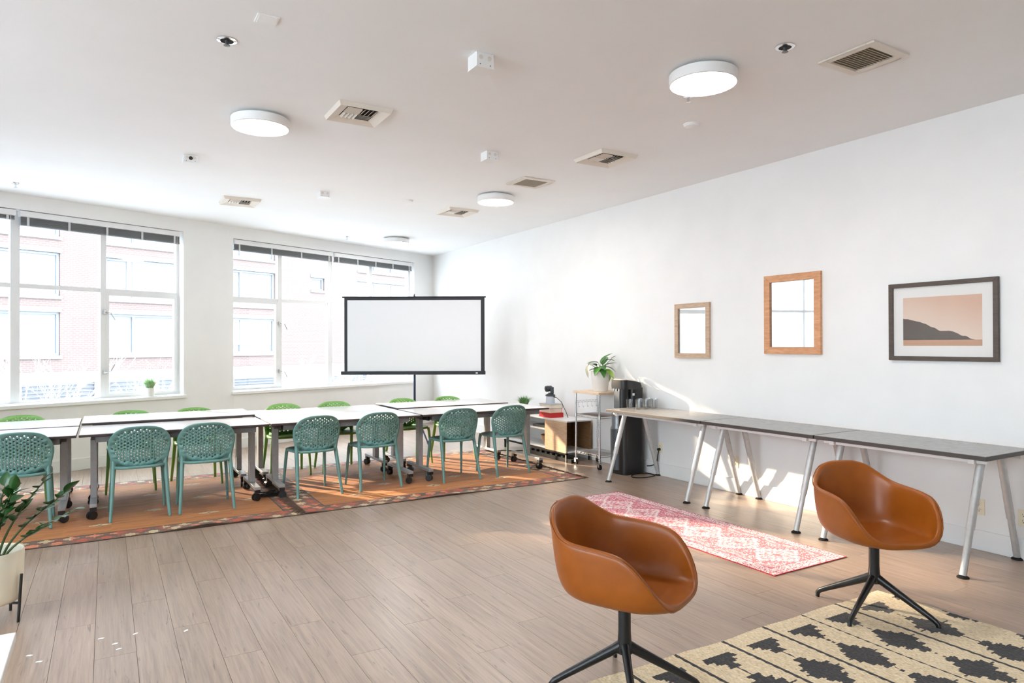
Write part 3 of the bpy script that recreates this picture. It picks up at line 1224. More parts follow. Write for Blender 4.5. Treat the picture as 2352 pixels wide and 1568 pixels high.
teal0 = make_chair(M['teal'])
green0 = make_chair(M['green'])
RUGZ = 0.0065
teal_spots = [(-0.62, 6.965, 0.0, 'teal perforated chair at the left edge, behind the potted plant'),
              (0.247, 6.925, 0.02, 'teal perforated chair, left one of the close pair nearest the viewer'),
              (0.787, 6.915, -0.02, 'teal perforated chair, right one of the close pair nearest the viewer'),
              (1.795, 6.995, 0.10, 'teal perforated chair just right of the gap where the two kilims overlap'),
              (2.440, 6.995, 0.05, 'third teal perforated chair from the console end of the table'),
              (3.352, 6.935, 0.02, 'teal perforated chair second from the console end of the table'),
              (4.015, 6.965, 0.07, 'teal perforated chair closest to the console and wire rack')]
for k, (x, y, rz, lab) in enumerate(teal_spots):
    c = teal0 if k == 0 else copy_tree(teal0)
    c.location = (x, y, RUGZ)
    c.rotation_euler[2] = rz
    tag(c, lab, 'chair', 'teal chairs along the near side of the table')
green_spots = [(-0.73, 'green perforated chair at the far left end of the table'),
               (0.22, 'green perforated chair below the small sill plant, across from the close teal pair'),
               (0.848, 'green perforated chair in front of the wall pier between the windows'),
               (1.807, 'green perforated chair left of the pair in front of the right window'),
               (2.408, 'green perforated chair under the left edge of the projection screen'),
               (3.323, 'green perforated chair in front of the projection screen pole'),
               (3.954, 'green perforated chair nearest the room corner')]
for k, (x, lab) in enumerate(green_spots):
    c = green0 if k == 0 else copy_tree(green0)
    c.location = (x, 8.185, RUGZ)
    c.rotation_euler[2] = PI+[0.03, -0.02, 0.04, 0.0, -0.05, 0.06, -0.03][k]
    tag(c, lab, 'chair', 'green chairs along the window side of the table')


# ------------------------------------------------------------------ flip-top conference tables
TZ = 0.745


def caster(t, x, y, top, ang):
    ca = MB()
    ca.cbox((x, y, top-0.016), (0.05, 0.05, 0.032))
    c, s = math.cos(ang), math.sin(ang)
    cx, cy_ = x+0.012*c, y+0.012*s
    for k in (-1, 1):
        ox, oy = -s*0.014*k, c*0.014*k
        ca.cyl((cx+ox-s*0.010, cy_+oy+c*0.010, 0.036), (cx+ox+s*0.010, cy_+oy-c*0.010, 0.036), 0.036, n=18)
    ca.tube([(cx, cy_, top-0.03), (cx, cy_, 0.05)], [0.018, 0.016], 8)
    return ca.build('caster', M['black'], t, smooth=40)


def table(x0, x1, y0, y1, lab, post_y, rnds, zoff=0.0):
    t = thing('conference_table', lab, 'table', ((x0+x1)/2, (y0+y1)/2, RUGZ), 0, 'white flip-top tables pushed together')
    w, d = (x1-x0)/2, (y1-y0)/2
    z = TZ-RUGZ+zoff
    top = MB().box(-w, w, -d, d, z-0.024, z-0.003).build('edge_band', M['edge_dark'], t, bevel=0.004)
    MB().box(-w+0.003, w-0.003, -d+0.003, d-0.003, z-0.004, z).build('tabletop', M['laminate'], t)
    py = post_y-(y0+y1)/2
    for sx in (-1, 1):
        lx = sx*(w-0.105)
        MB().box(lx-0.026, lx+0.026, py-0.045, py+0.045, 0.135, z-0.075).build('leg', M['steel'], t, bevel=0.004)
        MB().box(lx-0.028, lx+0.028, py-0.33, py+0.33, 0.105, 0.135).build('foot_bar', M['steel'], t, bevel=0.004)
        MB().box(lx-0.022, lx+0.022, py-0.06, py+0.06, z-0.085, z-0.024).build('flip_bracket', M['beam'], t, bevel=0.003)
        MB().box(lx-sx*0.024-0.012, lx-sx*0.024+0.012, py-d*0.55, py+d*0.2, z-0.085, z-0.024).build('hinge_block', M['black'], t)
        for yy in (-0.30, 0.30):
            caster(t, lx, py+yy, 0.105, rnds.uniform(0, 2*PI))
    MB().box(-w+0.13, w-0.13, py-0.02, py+0.02, z-0.10, z-0.03).build('crossbeam', M['beam'], t, bevel=0.003)
    MB().box(-w+0.12, w-0.12, -d+0.03, -d+0.05, z-0.075, z-0.024).build('apron', M['beam'], t)
    return t


tr_ = random.Random(2)
BX = [(-1.79, -0.222), (-0.205, 1.352), (1.368, 2.925), (2.952, 4.600)]
pos_words = ['left-edge', 'second from the left', 'third from the left', 'right-end']
for i, (a, b) in enumerate(BX):
    gap = 0.008
    table(a, b, 6.85, 7.605-gap/2, 'white flip-top table in the near row, %s one' % pos_words[i], 7.20, tr_)
    b2 = b if i < 3 else 4.47
    table(a, b2, 7.605+gap/2, 8.365, 'white flip-top table in the far row by the windows, %s one' % pos_words[i], 7.99, tr_, (0.007, 0.027, 0.0, 0.014)[i])

# cable clutter at the feet of two tables
pw = thing('power_strip', 'black power strip with tangled cords on the kilim between two tables', 'power strip', (1.36, 7.02, 0.013))
MB().box(-0.10, 0.10, -0.03, 0.03, 0.0, 0.035).build('strip_body', M['black'], pw, bevel=0.004)
for k in range(4):
    rr_ = random.Random(k)
    pts = [(rr_.uniform(-.14, .14), rr_.uniform(-.10, .12), 0.012+0.03*abs(math.sin(q*1.7+k))) for q in range(9)]
    # smooth the random walk
    P = []
    for q in range(len(pts)-1):
        for s_ in range(5):
            f = s_/5
            P.append(tuple(pts[q][c]*(1-f)+pts[q+1][c]*f for c in range(3)))
    P = [tuple((P[max(0, q-2)][c]+P[max(0, q-1)][c]+P[q][c]+P[min(len(P)-1, q+1)][c]+P[min(len(P)-1, q+2)][c])/5 for c in range(3)) for q in range(len(P))]
    MB().tube(P, 0.0045, 6).build('cord', M['rubber'], pw, smooth=60)


# ------------------------------------------------------------------ cognac leather swivel chairs
def superr(an, ax, ay, ex):
    c, s = abs(math.cos(an)), abs(math.sin(an))
    return 1.0/((c/ay)**ex+(s/ax)**ex)**(1/ex)


RIM = ([0, 16, 30, 42, 54, 66, 84, 100, 112, 121, 129, 137, 146, 157, 180], [0.802, 0.800, 0.780, 0.738, 0.700, 0.686, 0.680, 0.674, 0.662, 0.630, 0.580, 0.522, 0.474, 0.449, 0.440])


def shell_section(an):
    deg = abs(math.degrees(an))
    hr = interp(deg, *RIM)
    rr_ = superr(an, 0.266, 0.272, 2.9)
    if deg > 90:
        rr_ = superr(an, 0.266, 0.280, 3.6)
    rb = superr(an, 0.228, 0.236, 2.8)
    zs = 0.432
    P = []
    # seat pan
    for q in (0.0, 0.25, 0.5, 0.72):
        P.append((rb*q*1.0, zs-0.012*(1-(q/0.72)**2)))
    rise = smoothstep(0.44, 0.62, hr)
    p0 = (rb*0.72, zs)
    p1 = (rr_*(0.86+0.09*rise), zs-0.006)
    p2 = (rr_*(0.94+0.02*rise), zs+0.010+(hr-zs)*0.24)
    p3 = (rr_, hr)
    for k in range(1, 11):
        s = k/10
        a, b, c, d = (1-s)**3, 3*s*(1-s)**2, 3*s*s*(1-s), s**3
        P.append((a*p0[0]+b*p1[0]+c*p2[0]+d*p3[0], a*p0[1]+b*p1[1]+c*p2[1]+d*p3[1]))
    return P


def leather_chair(loc, rz, legrot, lab):
    t = thing('swivel_armchair', lab, 'chair', loc, rz, 'cognac leather swivel armchairs')
    NA = 72
    V, Fq = [], []
    m = len(shell_section(0))
    for k in range(NA):
        an = -PI+2*PI*k/NA
        for (r, z) in shell_section(an):
            # back leans out a little with height
            lean = 0.06*max(0, z-0.45)*max(0, math.cos(an))
            V.append((math.sin(an)*r, -math.cos(an)*r-lean+0.0, z))
    for k in range(NA):
        k2 = (k+1) % NA
        for i in range(m-1):
            Fq.append((k*m+i, k2*m+i, k2*m+i+1, k*m+i+1))
    sh = MB().add(V, Fq)
    o = sh.build('seat_shell', M['leather'], t, smooth=180)
    # normals face in/up: thicken outwards
    so = o.modifiers.new('thickness', 'SOLIDIFY')
    so.thickness = 0.026
    so.offset = 0.0
    ss = o.modifiers.new('smooth', 'SUBSURF')
    ss.levels = 1
    ss.render_levels = 1
    # piping seam just under the rim on the outside
    pts = []
    for k in range(NA):
        an = -PI+2*PI*k/NA
        sec = shell_section(an)
        (r0, z0), (r1, z1) = sec[-2], sec[-1]
        d = np.array([r1-r0, z1-z0])
        d /= np.linalg.norm(d)
        nrm = np.array([d[1], -d[0]])
        p = np.array([r1, z1])-d*0.012+nrm*0.0135
        lean = 0.06*max(0, p[1]-0.45)*max(0, math.cos(an))
        pts.append((math.sin(an)*p[0], -math.cos(an)*p[0]-lean, p[1]))
    MB().tube(pts, 0.0032, 6, closed=True).build('piping', M['leather'], t, smooth=180)
    MB().lathe([(0.0, 0.392), (0.10, 0.392), (0.10, 0.400), (0.11, 0.412), (0.0, 0.412)], 24).build('mounting_plate', M['blackmetal'], t, smooth=40)
    MB().lathe([(0.0, 0.165), (0.034, 0.165), (0.036, 0.175), (0.0305, 0.215), (0.0275, 0.26), (0.0275, 0.398), (0.0, 0.398)], 24).build('column', M['blackmetal'], t, smooth=40)
    for k in range(4):
        an = legrot-rz+k*PI/2
        c, s = math.cos(an), math.sin(an)
        prof = [(0.012, 0.196, 0.026), (0.05, 0.176, 0.0225), (0.16, 0.118, 0.019), (0.270, 0.060, 0.0155), (0.305, 0.040, 0.0145), (0.318, 0.026, 0.0135), (0.321, 0.0, 0.012)]
        MB().tube([(c*r, s*r, z) for r, z, _ in prof], [w for _, _, w in prof], 12, up=(-s, c, 0), squash=(0.85, 1.0)).build('base_leg', M['blackmetal'], t, smooth=50)
    return t


def face(fx, fy):
    return math.atan2(-fx, fy)


leather_chair((1.931, 2.295, 0.0015), face(0.43, -0.90), math.radians(-122), 'cognac leather swivel armchair turned side-on, nearer the viewer')
leather_chair((3.692, 2.244, 0.0015), face(-0.38, -0.92), math.radians(10), 'cognac leather swivel armchair facing the viewer, in front of the grey tables')

# ------------------------------------------------------------------ grey trestle tables along the wall
GZ = 0.785


def trestle_table(y0, y1, lab, x0=4.775, x1=5.405):
    t = thing('trestle_table', lab, 'table', ((x0+x1)/2, (y0+y1)/2, 0), 0, 'grey A-leg tables along the wall')
    w, d = (x1-x0)/2, (y1-y0)/2
    MB().box(-w, w, -d, d, GZ-0.030, GZ-0.002).build('edge_band', M['greyedge'], t, bevel=0.002)
    MB().box(-w+0.002, w-0.002, -d+0.002, d-0.002, GZ-0.003, GZ).build('tabletop', M['greytop'], t)
    for sx in (-1, 1):
        MB().box(sx*(w-0.09)-0.012, sx*(w-0.09)+0.012, -d+0.03, d-0.03, GZ-0.062, GZ-0.030).build('rail', M['rail_white'], t, bevel=0.003)
    for sy in (-1, 1):
        yy = sy*(d-0.115)
        MB().box(-w+0.05, w-0.05, yy-0.02, yy+0.02, GZ-0.066, GZ-0.034).build('crossbar', M['rail_white'], t, bevel=0.003)
        for sx in (-1, 1):
            a = np.array([sx*0.135, yy, GZ-0.062])
            b = np.array([sx*0.370-0.015*(sx > 0), yy, 0.014])
            mid = a+(b-a)*0.60
            leg = MB().tube([a, mid], 0.0255, 16)
            leg.build('leg', M['alu'], t, smooth=40)
            MB().tube([a+(b-a)*0.55, b], 0.021, 16).build('lower_leg', M['alu'], t, smooth=40)
            MB().lathe([(0.0, 0.0), (0.036, 0.0), (0.036, 0.006), (0.022, 0.016), (0.0, 0.018)], 16, (b[0], b[1], 0)).build('foot', M['rubber'], t, smooth=40)
    return t


trestle_table(4.585, 5.985, 'grey trestle table carrying the glasses, beside the water cooler')
trestle_table(3.395, 4.575, 'middle one of the three grey trestle tables')
trestle_table(2.165, 3.385, 'grey trestle table behind the facing leather armchair, nearest the right edge')

# ------------------------------------------------------------------ tumblers
gl0 = None
gpos = [(5.02, 5.87), (5.045, 5.755), (5.13, 5.84), (5.135, 5.735), (5.21, 5.905), (5.215, 5.80), (5.24, 5.72), (5.30, 5.86), (5.305, 5.77), (5.345, 5.92), (5.365, 5.83)]
prof = [(0.0, 0.0), (0.027, 0.0), (0.029, 0.004), (0.036, 0.105), (0.0345, 0.105), (0.027, 0.014), (0.0, 0.012)]
gm = MB().lathe(prof, 20).build('tumbler', M['tumbler'], None, smooth=40)
for k, (x, y) in enumerate(gpos):
    o = gm if k == 0 else gm.copy()
    if k:
        C.objects.link(o)
    o.location = (x, y, GZ)
    tag(o, {0: 'clear glass tumbler at the left end of the glass cluster, in front of the cooler', 10: 'clear glass tumbler at the right end of the glass cluster, nearest the wall'}.get(k, 'clear glass tumbler in the middle of the cluster on the grey table'), 'glass', 'tumblers on the grey table')

# ------------------------------------------------------------------ console with books and camera
co = thing('media_console', 'low white and oak media console against the right wall', 'cabinet', (5.235, 7.9, 0))
cx0, cx1, cy0, cy1, cz0, cz1 = -0.195, 0.195, -0.80, 0.78, 0.117, 0.527
MB().box(cx0, cx1, cy0, cy1, cz1-0.018, cz1).build('top_panel', M['trim'], co, bevel=0.002)
MB().box(cx0+0.01, cx1, cy0, cy1, cz0, cz0+0.018).build('bottom_panel', M['trim'], co, bevel=0.002)
MB().box(cx1-0.012, cx1, cy0, -0.351, cz0+0.018, cz1-0.018).build('back_panel', M['door_dark'], co)
MB().box(cx1-0.012, cx1, -0.351, cy1, cz0+0.018, cz1-0.018).build('back_panel', M['trim'], co)
MB().box(cx0+0.01, cx1-0.012, cy1-0.018, cy1, cz0+0.018, cz1-0.018).build('side_panel', M['trim'], co)
MB().box(cx0+0.012, cx1-0.012, -0.36, -0.342, cz0+0.018, cz1-0.018).build('divider', M['door_dark'], co)
MB().box(cx0+0.02, cx1-0.012, -0.342, cy1-0.018, 0.36, 0.376).build('shelf', M['trim'], co)
dr = MB().box(cx0-0.018, cx0, cy0, -0.312, cz0, cz1-0.018).build('sliding_door', M['door_oak'], co, bevel=0.002)
for sx in (cx0+0.0, cx1-0.03):
    for sy in (cy0+0.0, cy1-0.03):
        MB().box(sx-0.012, sx+0.012, sy, sy+0.025, 0.0, cz0).build('leg', M['black'], co)
MB().box(cx0-0.012, cx0+0.012, cy0, cy1, cz0-0.02, cz0).build('base_rail', M['rubber'], co)

M['book_grey'] = mat('grey_book_cover', lin(176, 180, 190), 0.5)
M['book_orange'] = mat('orange_book_cover', lin(214, 96, 66), 0.5)
M['book_red'] = mat('red_book_cover', lin(200, 40, 42), 0.5)
M['paper'] = mat('book_pages', lin(238, 226, 206), 0.8)


def book(z, h, w, d, rz, cov, lab, x=5.17, y=7.66):
    t = thing('book', lab, 'book', (x, y, z), rz, 'books stacked on the console')
    MB().box(-w/2, w/2, -d/2, d/2, 0, 0.003).box(-w/2, w/2, -d/2, d/2, h-0.003, h).box(w/2-0.003, w/2, -d/2, d/2, 0.003, h-0.003).build('cover', cov, t)
    MB().box(-w/2+0.008, w/2-0.004, -d/2+0.006, d/2-0.006, 0.003, h-0.003).build('pages', M['paper'] if cov is not M['book_red'] else M['book_red'], t)
    return t


book(cz1, 0.062, 0.21, 0.29, 0.02, M['book_red'], 'thick red book at the bottom of the stack on the console')
book(cz1+0.0625, 0.062, 0.19, 0.27, -0.04, M['book_orange'], 'orange-red book in the middle of the stack on the console')
book(cz1+0.125, 0.055, 0.20, 0.28, 0.03, M['book_grey'], 'grey book on top of the stack, under the camera')
cz = cz1+0.1805
cmr = thing('conference_camera', 'grey pan-tilt conference camera standing on the stacked books', 'camera', (5.17, 7.67, cz))
M['cam_grey'] = mat('camera_grey', lin(206, 210, 216), 0.4)
M['cam_dark'] = mat('camera_dark', lin(66, 72, 78), 0.35)
MB().lathe([(0.0, 0.0), (0.058, 0.0), (0.060, 0.005), (0.058, 0.10), (0.0, 0.10)], 28).build('camera_base', M['cam_grey'], cmr, smooth=40)
MB().lathe([(0.0, 0.10), (0.066, 0.10), (0.072, 0.112), (0.060, 0.122), (0.030, 0.132), (0.028, 0.145), (0.0, 0.145)], 28).build('camera_turntable', M['cam_dark'], cmr, smooth=40)
MB().box(-0.02, 0.025, -0.052, -0.022, 0.13, 0.225).build('tilt_arm', M['cam_dark'], cmr, bevel=0.008)
hd = MB().tube([(-0.055, 0.028, 0.195), (-0.035, 0.026, 0.197), (0.03, 0.018, 0.203)], [0.038, 0.042, 0.036], 24).build('camera_head', M['cam_dark'], cmr, smooth=40)
MB().cyl((-0.058, 0.0285, 0.1947), (-0.0555, 0.028, 0.195), 0.026, n=20).build('lens', M['black'], cmr, smooth=40)
MB().tube([(0.02, -0.06, 0.09), (0.03, -0.10, 0.085), (0.06, -0.17, 0.03), (0.09, -0.23, -0.09), (0.11, -0.26, -0.176)], 0.004, 8).build('cable', M['rubber'], cmr, smooth=60)
MB().cyl((0.018, -0.055, 0.091), (0.028, -0.088, 0.087), 0.008, n=10).build('cable_plug', M['black'], cmr)
bk = thing('woven_basket', 'brown woven bowl in the open shelf of the console', 'basket', (5.22, 7.72, cz0+0.0185))
M['wicker'] = noisy('wicker', lin(120, 94, 70), lin(160, 130, 98), scale=(1, 1, 8), nscale=30, rough=0.8, bump=0.4)
MB().lathe([(0.0, 0.0), (0.09, 0.0), (0.13, 0.07), (0.15, 0.14), (0.142, 0.14), (0.122, 0.07), (0.085, 0.010), (0.0, 0.010)], 24).build('bowl', M['wicker'], bk, smooth=50)
dv = thing('set_top_box', 'flat dark device with cables on the upper shelf of the console', 'device', (5.20, 7.86, 0.3765))
MB().box(-0.10, 0.10, -0.15, 0.15, 0.0, 0.03).build('case', M['black'], dv, bevel=0.003)
MB().tube([(-0.06, 0.16, 0.004), (-0.10, 0.22, 0.004), (-0.04, 0.27, 0.004), (0.03, 0.24, 0.004)], 0.004, 6).build('cord', M['trim'], dv)
ct = thing('cable_tray', 'black multi-socket power bar lying on the floor under the console', 'power strip', (5.07, 7.55, 0))
MB().box(-0.035, 0.035, -0.55, 0.55, 0.0, 0.05).build('bar', M['rubber'], ct, bevel=0.003)
for k in range(8):
    MB().cbox((-0.0, -0.45+k*0.125, 0.058), (0.05, 0.045, 0.02)).build('plug', M['rubber'], ct)
MB().tube([(-0.02, 0.55, 0.02), (-0.05, 0.66, 0.008), (-0.14, 0.70, 0.006), (-0.22, 0.82, 0.006), (-0.30, 0.84, 0.006)], 0.006, 8).build('cord', M['rubber'], ct, smooth=60)


# ------------------------------------------------------------------ plants
def leaf_mesh(name, L, wid, material, bend=0.25, fold=0.25, nseg=8):
    V, Fq = [], []
    for i in range(nseg+1):
        s = i/nseg
        w = wid*math.sin(PI*min(1, s**0.85))**0.8*(1-0.15*s) if 0 < i < nseg else 0.0015
        y = L*s
        z = -bend*L*s*s
        for k in (-1, -0.5, 0, 0.5, 1):
            V.append((k*w, y, z+fold*abs(k)*w))
    for i in range(nseg):
        for k in range(4):
            a = i*5+k
            Fq.append((a, a+1, a+6, a+5))
    me = MB().add(V, Fq).mesh(name)
    me.materials.append(material)
    for p in me.polygons:
        p.use_smooth = True
    return me


def put_leaf(me, parent, p, d, up=(0, 0, 1), scale=1.0, name='leaf'):
    d = Vector(d).normalized()
    x = d.cross(Vector(up))
    if x.length < 1e-3:
        x = Vector((1, 0, 0))
    x.normalize()
    z = x.cross(d)
    m = Matrix((x, d, z)).transposed().to_4x4()
    o = bpy.data.objects.new(name, me)
    C.objects.link(o)
    o.parent = parent
    o.matrix_local = Matrix.Translation(Vector(p)) @ m @ Matrix.Scale(scale, 4)
    return o


M['leaf_dark'] = noisy('zz_leaf', lin(22, 62, 22), lin(44, 100, 36), nscale=9, rough=0.28)
M['leaf_mid'] = noisy('lily_leaf', lin(46, 96, 40), lin(84, 140, 62), nscale=14, rough=0.35)
M['leaf_light'] = noisy('pale_leaf', lin(126, 170, 60), lin(168, 196, 96), nscale=14, rough=0.4)
M['leaf_dry'] = noisy('withered_leaf', lin(150, 150, 128), lin(196, 192, 172), nscale=14, rough=0.6)
M['stem_dark'] = mat('plant_stem', lin(70, 84, 46), 0.5)
M['soil'] = noisy('potting_soil', lin(36, 30, 26), lin(60, 50, 42), nscale=60, rough=0.95)
M['pot_cream'] = noisy('cream_ceramic', lin(236, 228, 204), lin(242, 236, 216), nscale=3, rough=0.4)
M['pot_white'] = noisy('white_ceramic', lin(232, 230, 226), lin(238, 236, 232), nscale=3, rough=0.4)

# foreground planter on its stand
PC = (-0.553, 4.648)
ps = thing('plant_stand', 'black metal plant stand under the cream planter at the left edge', 'plant stand', (PC[0], PC[1], 0))
PR = 0.168
for k in range(4):
    an = math.radians(-30.8+90*k)
    c, s = math.cos(an), math.sin(an)
    MB().tube([(c*(PR-0.006), s*(PR-0.006), 0.0), (c*(PR+0.012), s*(PR+0.012), 0.262)], 0.0075, 8).build('leg', M['blackmetal'], ps, smooth=40)
MB().obox((0, 0, 0.104), ((math.cos(math.radians(-30.8)), math.sin(math.radians(-30.8)), 0), (-math.sin(math.radians(-30.8)), math.cos(math.radians(-30.8)), 0), (0, 0, 1)), (2*PR, 0.012, 0.010)).build('crossbar', M['blackmetal'], ps)
MB().obox((0, 0, 0.104), ((math.sin(math.radians(30.8)), math.cos(math.radians(30.8)), 0), (math.cos(math.radians(30.8)), -math.sin(math.radians(30.8)), 0), (0, 0, 1)), (2*PR, 0.012, 0.010)).build('crossbar', M['blackmetal'], ps)
zz = thing('potted_plant', 'dark green leafy plant in a cream planter at the left edge', 'plant', (PC[0], PC[1], 0.1095))
MB().lathe([(0.0, 0.0), (0.135, 0.0), (0.150, 0.012), (0.155, 0.03), (0.161, 0.268), (0.156, 0.276), (0.147, 0.268), (0.145, 0.21), (0.0, 0.21)], 48).build('pot', M['pot_cream'], zz, smooth=40)
MB().lathe([(0.0, 0.225), (0.146, 0.215), (0.146, 0.2), (0.0, 0.2)], 32).build('soil', M['soil'], zz, smooth=60)
zl = [leaf_mesh('leaf', 0.088, 0.025, M['leaf_dark'], 0.15, 0.35), leaf_mesh('leaf', 0.078, 0.026, M['leaf_dark'], 0.3, 0.25)]
rz_ = random.Random(12)
cR = np.array([_r[0], _r[1], 0])             # picture-right on the ground
cA = np.array([_a[0], _a[1], 0])
stems = [((0.27, 0.02), 0.50), ((0.36, 0.05), 0.42), ((0.42, 0.00), 0.31), ((0.10, 0.04), 0.42), ((0.16, -0.05), 0.46), ((0.02, -0.10), 0.30), ((-0.10, 0.05), 0.42), ((-0.22, -0.02), 0.36), ((-0.02, 0.14), 0.44)]
for (lat, dep), hh in stems:
    hor = cR*lat+cA*dep
    p0 = np.array([0, 0, 0.21])+hor*0.16
    p3 = np.array([0, 0, 0.22+hh*0.86])+hor*1.05
    p1 = p0+np.array([0, 0, hh*0.40])+hor*0.12
    p2 = p0+(p3-p0)*0.72+np.array([0, 0, hh*0.06])
    pts = []
    for k in range(13):
        s = k/12
        pts.append((1-s)**3*p0+3*s*(1-s)**2*p1+3*s*s*(1-s)*p2+s**3*p3)
    MB().tube(pts, [0.0075-0.0045*k/12 for k in range(13)], 7).build('stem', M['stem_dark'], zz, smooth=60)
    nl = 6
    for k in range(nl):
        s = 0.42+0.58*k/(nl-1)
        i = min(11, int(s*12))
        f = s*12-i
        p = pts[i]*(1-f)+pts[min(12, i+1)]*f
        tdir = pts[min(12, i+1)]-pts[max(0, i-1)]
        tdir /= np.linalg.norm(tdir)
        side = np.cross(tdir, [0, 0, 1.0])
        side /= np.linalg.norm(side)+1e-6
        for sg in ((-1, 1) if k < nl-1 else (0,)):
            d = tdir*0.75+side*sg*0.8+np.array([rz_.uniform(-.2, .2), rz_.uniform(-.2, .2), rz_.uniform(-.1, .35)])
            put_leaf(rz_.choice(zl), zz, p, d, (rz_.uniform(-.4, .4), rz_.uniform(-.4, .4), 1), rz_.uniform(0.85, 1.2))

# white table corner, bottom left
wt = thing('side_table', 'white side table whose corner shows at the bottom left', 'table', (-0.62, 2.76, 0))
zt = 0.45
MB().box(-0.33, 0.335, -0.33, 0.33, zt-0.03, zt).build('tabletop', M['pot_white'], wt, bevel=0.004)
for sx in (-1, 1):
    for sy in (-1, 1):
        MB().box(sx*0.28-0.02, sx*0.28+0.02, sy*0.28-0.02, sy*0.28+0.02, 0, zt-0.03).build('leg', M['pot_white'], wt, bevel=0.003)

# wire rack with maple top
rk = thing('wire_rack', 'chrome wire rack on casters with a pale wooden top', 'rack', (5.245, 6.715, 0))
rw, rd = 0.172, 0.237
for sx in (-1, 1):
    for sy in (-1, 1):
        m = MB().cyl((sx*rw, sy*rd, 0.10), (sx*rw, sy*rd, 0.90), 0.0115, n=14)
        for q in range(26):
            z = 0.115+q*0.03
            m.tube([(sx*rw, sy*rd, z-0.003), (sx*rw, sy*rd, z+0.003)], 0.0132, 10)
        m.build('post', M['chrome'], rk, smooth=40)
        ca = MB().cyl((sx*rw-0.012, sy*rd, 0.032), (sx*rw+0.012, sy*rd, 0.032), 0.032, n=20)
        w_ = ca.build('caster', M['rubber'], rk, smooth=40)
        MB().box(sx*rw-0.017, sx*rw-0.013, sy*rd-0.014, sy*rd+0.014, 0.03, 0.08).box(sx*rw+0.013, sx*rw+0.017, sy*rd-0.014, sy*rd+0.014, 0.03, 0.08).box(sx*rw-0.017, sx*rw+0.017, sy*rd-0.014, sy*rd+0.014, 0.076, 0.082).cyl((sx*rw, sy*rd, 0.08), (sx*rw, sy*rd, 0.105), 0.008, n=10).build('caster_fork', M['chrome'], w_, smooth=40)


def wire_shelf(z):
    m = MB()
    for sy in (-1, 1):
        for zz_ in (0, 0.025):
            m.tube([(-rw, sy*rd, z+zz_), (rw, sy*rd, z+zz_)], 0.0032, 6)
    for sx in (-1, 1):
        for zz_ in (0, 0.025):
            m.tube([(sx*rw, -rd, z+zz_), (sx*rw, rd, z+zz_)], 0.0032, 6)
        pts = [(sx*rw, -rd+2*rd*k/16, z+(0.025 if k % 2 else 0)) for k in range(17)]
        m.tube(pts, 0.0025, 5)
    for k in range(1, 19):
        y = -rd+2*rd*k/19
        m.tube([(-rw, y, z+0.027), (rw, y, z+0.027)], 0.0022, 5)
    for k in (1, 2):
        x = -rw+2*rw*k/3
        m.tube([(x, -rd, z+0.023), (x, rd, z+0.023)], 0.003, 5)
    for sx in (-1, 1):
        for sy in (-1, 1):
            m.tube([(sx*rw, sy*rd, z-0.006), (sx*rw, sy*rd, z+0.032)], [0.017, 0.015], 12)
    return m


wire_shelf(0.610).build('wire_shelf', M['chrome'], rk, smooth=40)
wire_shelf(0.145).build('wire_shelf', M['chrome'], rk, smooth=40)
m = MB()
for z in (0.775, 0.80):
    m.tube([(-rw, rd, z), (rw, rd, z)], 0.003, 6)
m.tube([(-rw+2*rw*k/14, rd, 0.80 if k % 2 else 0.775) for k in range(15)], 0.0022, 5)
rl = m.build('hook_rail', M['chrome'], rk)
for k in range(5):
    x = -rw+2*rw*(k+0.5)/5
    MB().tube([(x, rd, 0.775), (x, rd-0.008, 0.73), (x, rd-0.02, 0.715), (x, rd-0.032, 0.73)], 0.0028, 6).build('hook', M['chrome'], rl)
MB().box(-rw-0.03, rw+0.03, -rd-0.025, rd+0.025, 0.90, 0.927).build('wooden_top', M['maple'], rk, bevel=0.003)

# peace lily on the rack
RP = (5.215, 6.640, 0.928)
pl = thing('potted_plant', 'drooping green lily plant in a tall white pot on the wire rack', 'plant', RP)
MB().lathe([(0.0, 0.0), (0.088, 0.0), (0.094, 0.006), (0.116, 0.245), (0.109, 0.247), (0.104, 0.20), (0.0, 0.20)], 36).build('pot', M['pot_white'], pl, smooth=40)
MB().lathe([(0.0, 0.212), (0.105, 0.205), (0.104, 0.19), (0.0, 0.19)], 24).build('soil', M['soil'], pl, smooth=60)
big = leaf_mesh('leaf', 0.20, 0.058, M['leaf_mid'], 0.35, 0.3, 10)
small = leaf_mesh('leaf', 0.15, 0.05, M['leaf_mid'], 0.5, 0.3, 10)
lite = leaf_mesh('leaf', 0.17, 0.055, M['leaf_light'], 0.6, 0.3, 10)
dry = leaf_mesh('leaf', 0.16, 0.042, M['leaf_dry'], 0.35, 0.5, 10)


def lily(lat, dep, h, me, ld, ldz, sc=1.0):
    hor = cR*lat+cA*dep
    p3 = np.array([0, 0, 0.21+h])+hor
    P = [np.array([0, 0, 0.20])+hor*0.15*s+0*s+(p3-np.array([0, 0, 0.20]))*s*(0.85+0.15*s)+np.array([0, 0, 0.03])*math.sin(PI*s) for s in [k/6 for k in range(7)]]
    MB().tube(P, [0.0045-0.002*k/6 for k in range(7)], 6).build('stem', M['stem_dark'], pl, smooth=60)
    d = cR*ld[0]+cA*ld[1]+np.array([0, 0, ldz])
    put_leaf(me, pl, P[-1], d, (-d[0]*0.2, -d[1]*0.2, 1), sc)


